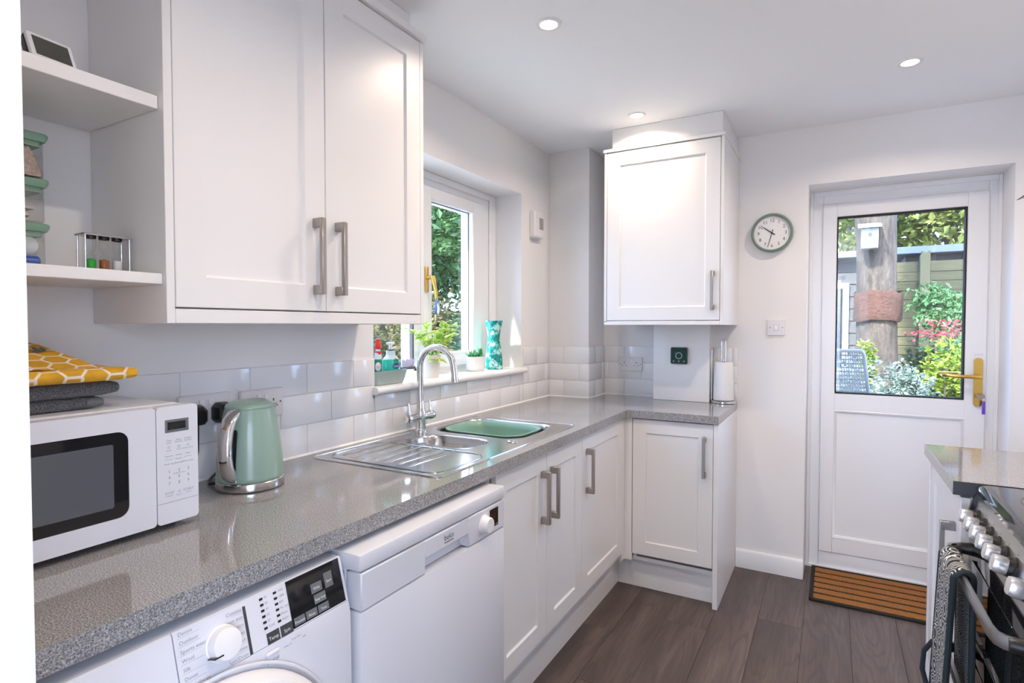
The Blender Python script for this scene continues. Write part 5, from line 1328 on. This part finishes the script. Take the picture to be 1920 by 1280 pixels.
# hob: thick bevelled glass
b = B(); b.loft([[(*p, z) for p in rrect(1.818 + i, 2.387, CY0 + i, CY1 - i, 0.012)] for i, z in ((0.004, 0.886), (0, 0.890), (0, 0.902), (0.012, 0.911), (0.02, 0.912))]); obj('hob_glass', b, 'hob', ck2, sharp=20)
b = B(); b.box(1.835, 2.38, CY0 + .002, CY1 - .002, 0.9118, 0.9118 + .0004); 
for (x, y, r) in ((1.98, 1.46, 0.085), (1.98, 1.74, 0.105), (2.24, 1.46, 0.105), (2.24, 1.74, 0.085)):
    bb = B(); bb.lathe((x, y, 0.9121), [(r, 0), (r, 0.0004), (r - 0.003, 0.0004), (r - 0.003, 0)], 48, False, False); obj('cooking_zone', bb, 'terry_band', ck2)
b.bm.free()
# sloping fascia
FT, FB = Vector((1.823, 0, 0.884)), Vector((1.800, 0, 0.786))
fdn = (FB - FT); fv = -fdn.normalized(); fU = Vector((0, -1, 0)); fn = fU.cross(fv)
b = B(); b.loft([[(1.84, y, 0.884), (FT.x + .003, y, FT.z + .0005), (FT.x, y, FT.z - .004), (FB.x, y, FB.z + .004), (FB.x + .004, y, FB.z), (1.84, y, FB.z)] for y in (CY0 + .014, CY1 - .014)]); obj('fascia', b, 'fascia', ck2, sharp=30)
for y0, y1 in ((CY1 - .0135, CY1), (CY0, CY0 + .0135)):
    b = B(); b.loft([[(1.84, y, 0.886), (FT.x - .004, y, FT.z + .002), (FT.x - .010, y, FT.z - .012), (FB.x - .008, y, FB.z + .010), (FB.x, y, FB.z - .002), (1.84, y, FB.z - .002)] for y in (y0, y1)]); obj('fascia_cap', b, 'black', ck2, sharp=40)
def fp(y, s): return Vector((0, y, 0)) + FT + fdn * s
ky_ = [1.838, 1.770, 1.702, 1.634, 1.566, 1.498, 1.375]
for i, y in enumerate(ky_):
    c_ = fp(y, 0.52)
    b = B(); b.cyl(c_, c_ + fn * 0.013, 0.022, n=28, prof=[(0, 0.0245), (0.3, 0.0240), (0.4, 0.021), (1.0, 0.0195)]); cl = obj('knob_collar', b, 'black', ck2)
    b = B(frameT(c_ + fn * 0.0125, fU, fv)); b.loft([[(*p, z) for p in rrect(-0.0165 * k, 0.0165 * k, -0.0165 * k, 0.0165 * k, 0.011 * k, 4)] for k, z in ((1.0, 0), (1.06, 0.006), (1.06, 0.018), (0.95, 0.0235), (0.6, 0.025))]); obj('knob', b, 'knob', ck2, sharp=40)
    b = B()
    for q in range(6):
        a = PI / 2 - q * 1.05; text(b, '012345'[q], c_ + fU * 0.0305 * math.cos(a) + fv * (0.0305 * math.sin(a) - 0.003), fU, fv, 0.009)
    obj('knob_numbers', b, 'print', ck2)
# top oven door and main oven door
def oven_door(z0, z1, hz):
    b = B(); b.box(1.8055, 1.834, CY0 + .004, CY1 - .004, z0, z1, 0.006, 2); d = obj('oven_door', b, 'black_gloss', ck2)
    b = B(); b.box(1.8035, 1.8056, CY0 + .06, CY1 - .06, z0 + 0.03, z1 - 0.055, 0.0008, 1); obj('oven_window', b, 'hob', d)
    # flat bow handle: straight bar with ends curving back to the door
    ya, yb = CY0 + 0.035, CY1 - 0.035
    path = [(1.806, yb, hz), (1.785, yb - 0.001, hz), (1.768, yb - 0.006, hz), (1.758, yb - 0.018, hz), (1.754, yb - 0.045, hz)]
    path += [(1.752, (ya + yb) / 2, hz)] + [(p[0], ya + yb - p[1], p[2]) for p in reversed(path)]
    rs = []
    for i, p in enumerate(path):
        a, c_ = Vector(path[max(0, i - 1)]), Vector(path[min(len(path) - 1, i + 1)]); t = (c_ - a).normalized(); n = Vector((0, 0, 1)).cross(t)
        p = Vector(p); rs.append([p + n * dx + Vector((0, 0, dz)) for dx, dz in ((-0.004, -0.013), (0.004, -0.013), (0.0055, 0), (0.004, 0.013), (-0.004, 0.013), (-0.0055, 0))])
    b = B(); b.loft(rs); h = obj('handle', b, 'fascia', d, sharp=50)
    for y in (ya, yb):
        b = B(); b.cyl((1.808, y, hz), (1.772, y, hz), 0.0165, 0.0125, n=20); obj('bracket', b, 'black', h)
oven_door(0.540, 0.780, 0.744)
oven_door(0.110, 0.534, 0.478)
b = B(); b.box(1.835, 1.845, CY0 + .01, CY1 - .01, 0.02, 0.108); obj('plinth', b, 'black', ck2)

# double oven glove draped over the upper rail
og = thing('oven_glove', (1.752, 1.67, 0.35), 'patterned double oven glove with dark edging over the upper oven rail', 'oven glove')
def drape(y0, y1, front, back, th, yb_shift=0.0, inset=0.0):
    """cloth over the bar: front and back lengths hang down either side; returns rings of a closed slab"""
    prof = []
    zt, xc = 0.759, 1.752
    nf = 14
    for i in range(nf + 1): 
        t = i / nf; prof.append((xc - 0.014 - 0.016 * t, zt - 0.014 - front * (1 - (1 - t)), t))
    prof = list(reversed(prof))
    for i in range(1, 8): a = PI - PI * i / 8; prof.append((xc + 0.014 * math.cos(a), zt - 0.013 + 0.014 * math.sin(a), 0))
    for i in range(nf + 1): t = i / nf; prof.append((xc + 0.014 + 0.004 * t, zt - 0.014 - back * t, t))
    return prof
def glove_part(name, y0, y1, front, back, m, th=0.006, off=0.0, slant=0.0):
    pr = drape(y0, y1, front, back, th); b = B(); rs = []
    N = len(pr)
    for i, (x, z, t) in enumerate(pr):
        a, c_ = pr[max(0, i - 1)], pr[min(N - 1, i + 1)]; tg = Vector((c_[0] - a[0], 0, c_[1] - a[1])).normalized(); n = Vector((-tg.z, 0, tg.x))
        sh = slant * t
        wv_ = lambda y: 0.004 * math.sin(y * 38 + z * 9) * t
        ro = []
        for k in range(9):
            y = y0 + (y1 - y0) * k / 8 + sh; ro.append(Vector((x + wv_(y), y, z)) + n * (th + off))
        for k in reversed(range(9)):
            y = y0 + (y1 - y0) * k / 8 + sh; ro.append(Vector((x + wv_(y), y, z)) + n * (off + 0.0005))
        rs.append(ro)
    b.loft(rs); return obj(name, b, m, og, sharp=60), pr
_, pr = glove_part('glove_cloth', 1.628, 1.795, 0.46, 0.33, 'glove', 0.008, 0.0, 0.02)
for yy, sl in ((1.628, 0.02), (1.795, 0.02)):
    b = B(); b.tube([(x - 0.004 * (1 if i < 15 else -1), yy + sl * t, z + 0.004) for i, (x, z, t) in enumerate(pr)], 0.0068, n=8); obj('edging', b, 'glove_trim', og)
b = B(); b.tube([(1.722, 1.812, 0.505), (1.705, 1.822, 0.47), (1.702, 1.824, 0.42), (1.712, 1.82, 0.38)], 0.006, n=8); obj('hanging_loop', b, 'glove_trim', og)

# extractor hood above the cooker
h = thing('extractor_hood', (2.1, 1.6, 1.65), 'white and dark edged cooker hood at the right edge, above the cooker', 'cooker hood')
b = B(); b.loft([[(1.892, y, 1.652), (2.388, y, 1.652), (2.388, y, 1.86), (2.10, y, 1.78), (1.955, y, 1.693)] for y in (1.306, 1.900)]); obj('hood_body', b, 'white_enamel', h, sharp=30)
b = B(); b.loft([[(1.886, y, 1.649), (1.893, y, 1.6505), (1.958, y, 1.694), (1.951, y, 1.697)] for y in (1.306, 1.903)]); obj('visor', b, 'dark', h, sharp=30)
b = B(); b.box(2.16, 2.388, 1.48, 1.73, 1.80, 2.348); obj('chimney', b, 'white_enamel', h)
# ================================================================== garden outside
GZ = -0.15
b = B(); b.box(-12, -0.31, -4, 3.6, GZ - 0.2, GZ); b.box(-12, 14, 3.63, 5.2, GZ - 0.2, GZ); b.box(-12, -0.31, 3.6, 3.63, GZ - 0.2, GZ); b.box(-12, 14, -16, -3.81, GZ - 0.2, GZ); b.box(3.61, 14, -3.81, 3.63, GZ - 0.2, GZ)
structure('patio', b, 'paving')
b = B(); b.box(-12, 14, 5.2, 26, GZ - 0.2, GZ + 0.02)
structure('garden_soil', b, 'soil')

def crown(b, c, rad, n, size, seed, shell=0.55, lump=0.35, flat=0.0):
    """leaf cloud: small folded leaves scattered in a lumpy ellipsoid"""
    rr = random.Random(seed)
    lumps = [(Vector((rr.gauss(0, 1), rr.gauss(0, 1), rr.gauss(0, 1))).normalized() * rr.uniform(0.35, 0.95), rr.uniform(0.22, 0.48)) for _ in range(26)]
    for i in range(n):
        lc, lr = lumps[rr.randrange(26)]
        d = Vector((rr.gauss(0, 1), rr.gauss(0, 1), rr.gauss(0, 1))).normalized() * lr * rr.uniform(0.6, 1.0)
        p = lc + d
        p = Vector((c[0] + p.x * rad[0], c[1] + p.y * rad[1], c[2] + p.z * rad[2]))
        if p.z < GZ + 0.03: continue
        u = Vector((rr.gauss(0, 1), rr.gauss(0, 1), rr.gauss(0, 0.6) - flat)).normalized(); w = u.cross(Vector((rr.gauss(0, 1), rr.gauss(0, 1), rr.gauss(0, 1) + 1.0))).normalized()
        s = size * rr.uniform(0.6, 1.3); k = u.cross(w) * s * 0.12
        v0, v1, v2, v3 = (b.bm.verts.new(q) for q in (p, p + u * s * 0.5 + w * s * 0.28 + k, p + u * s, p + u * s * 0.5 - w * s * 0.28 + k))
        f = b.f([v0, v1, v2], False); f = b.f([v0, v2, v3], False)
def shrub(name, c, rad, n, size, seed, m, label, cat='shrub', stems=5, group=None, **kw):
    t = thing(name, (c[0], c[1], GZ), label, cat, group)
    b = B(); crown(b, c, rad, n, size, seed, **kw); o = obj('foliage', b, m, t, normals=False); o['kind'] = 'stuff'
    rr = random.Random(seed); b = B()
    for k in range(stems):
        a = rr.uniform(0, 2 * PI); e = Vector((c[0] + rad[0] * 0.5 * math.cos(a), c[1] + rad[1] * 0.5 * math.sin(a), c[2] + rad[2] * rr.uniform(-0.1, 0.4)))
        s0 = Vector((c[0] + 0.04 * math.cos(a), c[1] + 0.04 * math.sin(a), GZ)); mid = (s0 + e) / 2 + Vector((0, 0, 0.1 * rad[2]))
        b.tube([s0, mid, e], [0.02, 0.014, 0.006], n=6)
    obj('stems', b, 'bark', t)
    return t
def tree(name, base, h, r, crowns, m, label, seed, group=None):
    t = thing(name, base, label, 'tree', group)
    rr = random.Random(seed); b = B()
    pts = [Vector(base) + Vector((rr.uniform(-0.06, 0.06) * i, rr.uniform(-0.06, 0.06) * i, h * i / 6)) for i in range(7)]
    b.tube(pts, [r * (1.25 if i == 0 else 1 - 0.10 * i) for i in range(7)], n=12)
    for c, rad, n, size in crowns:
        b.tube([pts[3], (pts[4] + Vector(c)) / 2, Vector(c)], [r * 0.45, r * 0.3, r * 0.12], n=7)
    obj('trunk', b, 'bark', t)
    b = B()
    for k, (c, rad, n, size) in enumerate(crowns): crown(b, c, rad, n, size, seed * 10 + k)
    o = obj('foliage', b, m, t, normals=False); o['kind'] = 'stuff'
    return t

# big trunk with bird box and wrap
TX, TY = 1.855, 7.0
bt = thing('large_tree', (TX, TY, GZ), 'thick tree trunk in the garden seen through the door glass', 'tree')
b = B(); rs = []
for k in range(26):
    z = GZ + k * 0.17; r = 0.215 - 0.012 * min(k, 8) * 0.35 + (0.10 if k == 0 else 0.05 if k == 1 else 0.02 if k == 2 else 0) + (0.04 * max(0, k - 15) / 6)
    rs.append([(TX + 0.03 * math.sin(z * 1.3) + r * math.cos(a) * (1 + 0.10 * noise.noise(Vector((math.cos(a) * 2.2, math.sin(a) * 2.2, z * 0.9)))), TY + r * math.sin(a) * (1 + 0.10 * noise.noise(Vector((math.cos(a) * 2.2, math.sin(a) * 2.2, z * 0.9 + 5)))), z) for a in [2 * PI * i / 28 for i in range(28)]])
b.loft(rs)
b.tube([(TX + 0.1, TY, 3.1), (TX + 0.7, TY + 0.3, 3.8), (TX + 1.6, TY + 0.5, 4.6)], [0.13, 0.10, 0.05], n=10); b.tube([(TX - 0.1, TY, 3.2), (TX - 0.8, TY + 0.2, 4.0), (TX - 1.6, TY + 0.4, 4.7)], [0.12, 0.09, 0.05], n=10)
obj('trunk', b, 'bark', bt, sharp=70)
b = B(); crown(b, (TX, TY + 0.3, 5.0), (2.6, 1.8, 1.0), 5000, 0.16, 91); o = obj('foliage', b, 'leaf_tree', bt, normals=False); o['kind'] = 'stuff'
b = B(); rs = []
for z in (1.38, 1.385, 1.45, 1.53, 1.60, 1.675, 1.68):
    q = 0.003 if 1.382 < z < 1.678 else 0.0
    rs.append([(TX + 0.03 * math.sin(z * 1.3) + (0.212 + q + 0.008 * math.sin(5 * a + z * 9)) * math.cos(a), TY + (0.212 + q) * math.sin(a), z + 0.012 * math.sin(3 * a) + 0.006 * math.sin(7 * a + z * 20)) for a in [2 * PI * i / 28 for i in range(28)]])
b.loft(rs, False, False); tag(obj('trunk_wrap', b, 'hessian', sharp=70), 'rust brown wrap round the big garden tree trunk', 'wrap')
bx = thing('bird_box', (1.80, 6.74, 2.10), 'pale bird box fixed high on the big garden tree trunk', 'bird box')
b = B(); b.box(1.72, 1.865, 6.66, 6.79, 2.10, 2.30, 0.004, 1); obj('box', b, 'birdbox', bx)
b = B(); b.loft([[(1.69, 6.62, 2.300), (1.89, 6.62, 2.300), (1.89, 6.80, 2.345), (1.69, 6.80, 2.345)], [(1.69, 6.62, 2.322), (1.89, 6.62, 2.322), (1.89, 6.80, 2.367), (1.69, 6.80, 2.367)]]); obj('roof', b, 'birdbox', bx)
b = B(); b.cyl((1.7925, 6.664, 2.235), (1.7925, 6.655, 2.235), 0.020, n=20); obj('entrance_hole', b, 'dark', bx)

# board fence: each board a part, posts parts
FY = 8.6
fence = thing('garden_fence', (3.2, FY, GZ), 'olive brown horizontal board fence with posts behind the garden tree', 'fence')
board_cache = {}
def board(x0, x1, z, y):
    k = round(x1 - x0, 3)
    if k not in board_cache:
        bb = B(); bb.loft([[(-k / 2, -0.012, 0), (-k / 2, 0.004, 0), (-k / 2, 0.006, 0.125), (-k / 2, 0.0, 0.125)], [(k / 2, -0.012, 0), (k / 2, 0.004, 0), (k / 2, 0.006, 0.125), (k / 2, 0.0, 0.125)]]); board_cache[k] = mesh('board', bb, 'fence', (0, 0, 0))
    link('board', board_cache[k], fence, ((x0 + x1) / 2, y, z))
for x0, x1 in ((0.55, 1.63), (1.68, 2.40), (2.52, 3.30), (3.40, 4.8)):
    for k in range(19): board(x0, x1, GZ + 0.10 + k * 0.114, FY + R.uniform(-0.003, 0.003))
for x, w in ((1.655, 0.04), (2.46, 0.10), (3.35, 0.09), (0.5, 0.09)):
    b = B(); b.loft([[(x - w / 2, FY - 0.06, z), (x + w / 2, FY - 0.06, z), (x + w / 2, FY + 0.04, z), (x - w / 2, FY + 0.04, z)] for z in (GZ + 0.02, 2.20)] + [[(x - w / 4, FY - 0.04, 2.235), (x + w / 4, FY - 0.04, 2.235), (x + w / 4, FY + 0.02, 2.235), (x - w / 4, FY + 0.02, 2.235)]]); obj('post', b, 'fence_post', fence)
for x in (2.43, 2.50, 3.28, 2.95):
    b = B(); b.box(x - 0.012, x + 0.012, FY - 0.03, FY - 0.012, GZ + 0.1, 2.25); obj('batten', b, 'fence_post', fence)
shd = thing('neighbour_shed', (3.6, 9.6, GZ), 'low building with a pale blue-grey roof edge behind the fence', 'shed')
b = B(); b.box(2.30, 6.0, 9.0, 11.2, GZ, 2.238); obj('wall', b, 'shed', shd)
b = B(); b.box(2.12, 6.2, 8.75, 11.5, 2.24, 2.335, 0.01, 1); obj('roof', b, 'shed_roof', shd)
# dark summerhouse on the left of the trunk
sm_ = thing('summerhouse', (0.6, 7.9, GZ), 'dark grey boarded summerhouse left of the big garden tree', 'shed')
for k in range(16):
    b = B(); b.loft([[(x, 7.60 - 0.012, GZ + k * 0.14), (x, 7.62, GZ + k * 0.14), (x, 7.62, GZ + k * 0.14 + 0.138), (x, 7.60, GZ + k * 0.14 + 0.138)] for x in (-0.6, 1.72)]); obj('board', b, 'shed', sm_)
b = B(); b.box(-0.7, 1.78, 7.45, 8.5, 2.10, 2.17, 0.005, 1); obj('roof', b, 'shed_roof', sm_)
b = B(); b.box(-0.6, 1.72, 7.63, 8.5, GZ, 2.09); obj('inner_shell', b, 'shed', sm_)
b = B()
for q in ((1.10, 1.16, 0.25, 1.82), (1.58, 1.64, 0.25, 1.82)): b.box(q[0], q[1], 7.555, 7.59, q[2], q[3], 0.004, 1)
b.box(1.16, 1.58, 7.556, 7.589, 1.76, 1.82); b.box(1.16, 1.58, 7.556, 7.589, 0.25, 0.31)
wf = obj('window_frame', b, 'upvc', sm_)
b = B(); b.box(1.155, 1.585, 7.57, 7.576, 0.30, 1.77); obj('pane', b, 'black_gloss', wf)
tag(obj('bunting_panel', (lambda q: (q.box(1.27, 1.45, 7.535, 7.550, 0.95, 1.47, 0.004, 1), q)[1])(B()), 'white_print'), 'white panel standing at the summerhouse window', 'panel')

# planting in view through the door
shrub('silver_shrub', (1.955, 5.5, 0.74), (0.25, 0.24, 0.28), 3000, 0.038, 21, 'leaf_silver', 'pale silver-green mounded shrub at the foot of the tree trunk')
shrub('lime_shrub', (2.34, 5.75, 0.90), (0.25, 0.24, 0.30), 2600, 0.050, 22, 'leaf_lime', 'bright lime-yellow shrub behind the door handle')
shrub('green_shrub', (1.56, 5.2, 0.80), (0.15, 0.20, 0.32), 1500, 0.050, 23, 'leaf_silver', 'dull green shrub behind the garden chair')
shrub('upright_shrub', (1.755, 5.9, 0.98), (0.06, 0.06, 0.26), 320, 0.055, 24, 'leaf_lime', 'narrow upright lime plant left of the tree trunk')
shrub('acer_shrub', (2.47, 6.85, 1.52), (0.36, 0.22, 0.28), 1300, 0.055, 25, 'leaf_acer', 'feathery light green acer in front of the fence', flat=0.9)
shrub('green_shrub', (2.52, 6.15, 1.12), (0.22, 0.18, 0.16), 900, 0.065, 26, 'leaf_acer', 'fresh green leafy shrub above the lime shrub at the glass edge', flat=0.5)
shrub('flowering_shrub', (2.33, 6.45, 1.28), (0.30, 0.14, 0.11), 190, 0.042, 27, 'leaf_red', 'red flowering shrub in front of the acer')
shrub('dark_shrub', (2.62, 7.6, 0.75), (0.45, 0.32, 0.50), 2600, 0.075, 28, 'leaf_dark', 'dark green shrub low in front of the fence')
# trees beyond the fence
def far_tree(x, y, h, m, lab, seed, n=3600, sz=0.20, w=1.9, zc=None):
    zc = zc or h * 0.72
    tree('garden_tree', (x, y, GZ), h * 0.8, 0.16, [((x - w * .35, y, zc), (w, 1.4, h * 0.24), n, sz), ((x + w * .35, y + 0.4, zc + h * 0.14), (w, 1.4, h * 0.24), n, sz)], m, lab, seed, 'trees beyond the fence')
far_tree(0.6, 11.0, 5.0, 'leaf_yellow', 'yellow-green tree beyond the summerhouse roof', 41)
far_tree(3.7, 14.6, 5.6, 'leaf_yellow', 'yellow-green tree above the pale shed roof', 42)
far_tree(2.0, 19.0, 8.0, 'leaf_dark', 'tall dark tree at the back of the garden', 44, 5000, 0.26, 3.0)
# garden chair, its mesh back towards the house
gc = thing('garden_chair', (1.42, 4.75, GZ), 'grey mesh-backed garden chair outside, low at the left of the glass', 'chair')
b = B()
b.tube([(1.18, 4.98, GZ), (1.20, 4.95, 0.28), (1.23, 4.62, 1.13), (1.25, 4.60, 1.155), (1.66, 4.60, 1.155), (1.675, 4.62, 1.13), (1.78, 4.95, 0.28), (1.80, 4.98, GZ)], 0.013, n=10); obj('frame', b, 'chair_frame', gc)
b = B(); b.tube([(1.18, 4.50, GZ), (1.20, 4.52, 0.28), (1.20, 4.95, 0.28)], 0.012, n=8); obj('leg', b, 'chair_frame', gc)
b = B(); b.tube([(1.80, 4.50, GZ), (1.78, 4.52, 0.28), (1.78, 4.95, 0.28)], 0.012, n=8); obj('leg', b, 'chair_frame', gc)
b = B()
for k in range(30):
    t = k / 29; z = 0.30 + t * 0.845; y = 4.95 - (z - 0.28) / 0.85 * 0.335; xa, xb = 1.202 + 0.045 * t, 1.778 - 0.115 * t
    b.box(xa, xb, y - 0.0015, y + 0.0015, z, z + 0.011)
for k in range(30):
    t = k / 29
    b.tube([(1.205 + 0.57 * t, 4.95, 0.29), (1.25 + 0.41 * t, 4.602, 1.153)], 0.003, n=4, cap=False)
obj('mesh_back', b, 'mesh_fabric', gc)
b = B(); b.box(1.21, 1.77, 4.53, 4.94, 0.283, 0.293); obj('seat', b, 'mesh_fabric', gc)

# ------------------------------------------------ side garden through the kitchen window
SX = -4.2
sf = thing('side_fence', (SX, 6.0, GZ), 'weathered vertical board fence beyond the kitchen window', 'fence')
bb = B(); bb.box(-0.008, 0.008, -0.072, 0.072, 0, 1.68); vb = mesh('board', bb, 'fence', (0, 0, 0))
for k in range(44): link('board', vb, sf, (SX + R.uniform(-0.004, 0.004), 2.6 + k * 0.15, GZ + 0.05))
for k in range(4):
    b = B(); b.box(SX - 0.10, SX - 0.012, 3.0 + k * 1.8, 3.1 + k * 1.8, GZ, 1.62); obj('post', b, 'fence_post', sf)
tree('side_tree', (-3.3, 6.1, GZ), 3.0, 0.10, [((-3.2, 5.7, 2.3), (0.9, 1.3, 0.95), 6500, 0.105), ((-3.4, 7.3, 2.6), (0.9, 1.3, 1.2), 5500, 0.11)], 'leaf_tree', 'leafy green tree filling the kitchen window', 61)
tree('side_tree', (-5.4, 8.6, GZ), 4.2, 0.12, [((-5.4, 8.4, 3.2), (1.2, 2.2, 1.6), 5000, 0.16)], 'leaf_yellow', 'paler tree behind the side fence, higher in the kitchen window', 62)
tree('side_tree', (-5.6, 4.1, GZ), 4.0, 0.12, [((-5.6, 3.9, 2.6), (1.0, 2.0, 1.6), 4500, 0.15)], 'leaf_dark', 'dark tree behind the side fence, left in the kitchen window', 63)
shrub('bronze_shrub', (-2.2, 3.8, 1.00), (0.55, 0.58, 0.62), 3600, 0.06, 64, 'leaf_brown', 'bronze-green bushy shrub low behind the soap bottles')
shrub('side_shrub', (-2.5, 5.0, 1.0), (0.40, 0.36, 0.75), 2600, 0.07, 66, 'leaf_brown', 'bronze-green shrub seen in the window just left of the frame upright')
shrub('side_shrub', (-3.0, 7.2, 0.60), (0.5, 0.9, 0.62), 3400, 0.08, 67, 'leaf_tree', 'bushy green shrub low at the right of the kitchen window glass')
shrub('side_shrub', (-2.4, 5.85, 0.85), (0.45, 0.36, 0.72), 3000, 0.07, 65, 'leaf_dark', 'dark shrub low behind the potted plant on the sill')

# ------------------------------------------------------------------ print and fine marks too small to pick apart
for o in list(bpy.data.objects):
    if o.parent is not None and o.name.split('.')[0] in {'lettering', 'logo', 'dial_marks', 'guide_lines', 'indicator_lights', 'pin_hole', 'vent_slots', 'knob_numbers', 'leaf_emblem', 'groove', 'screw', 'digits', 'stems'}:
        o['kind'] = 'stuff'
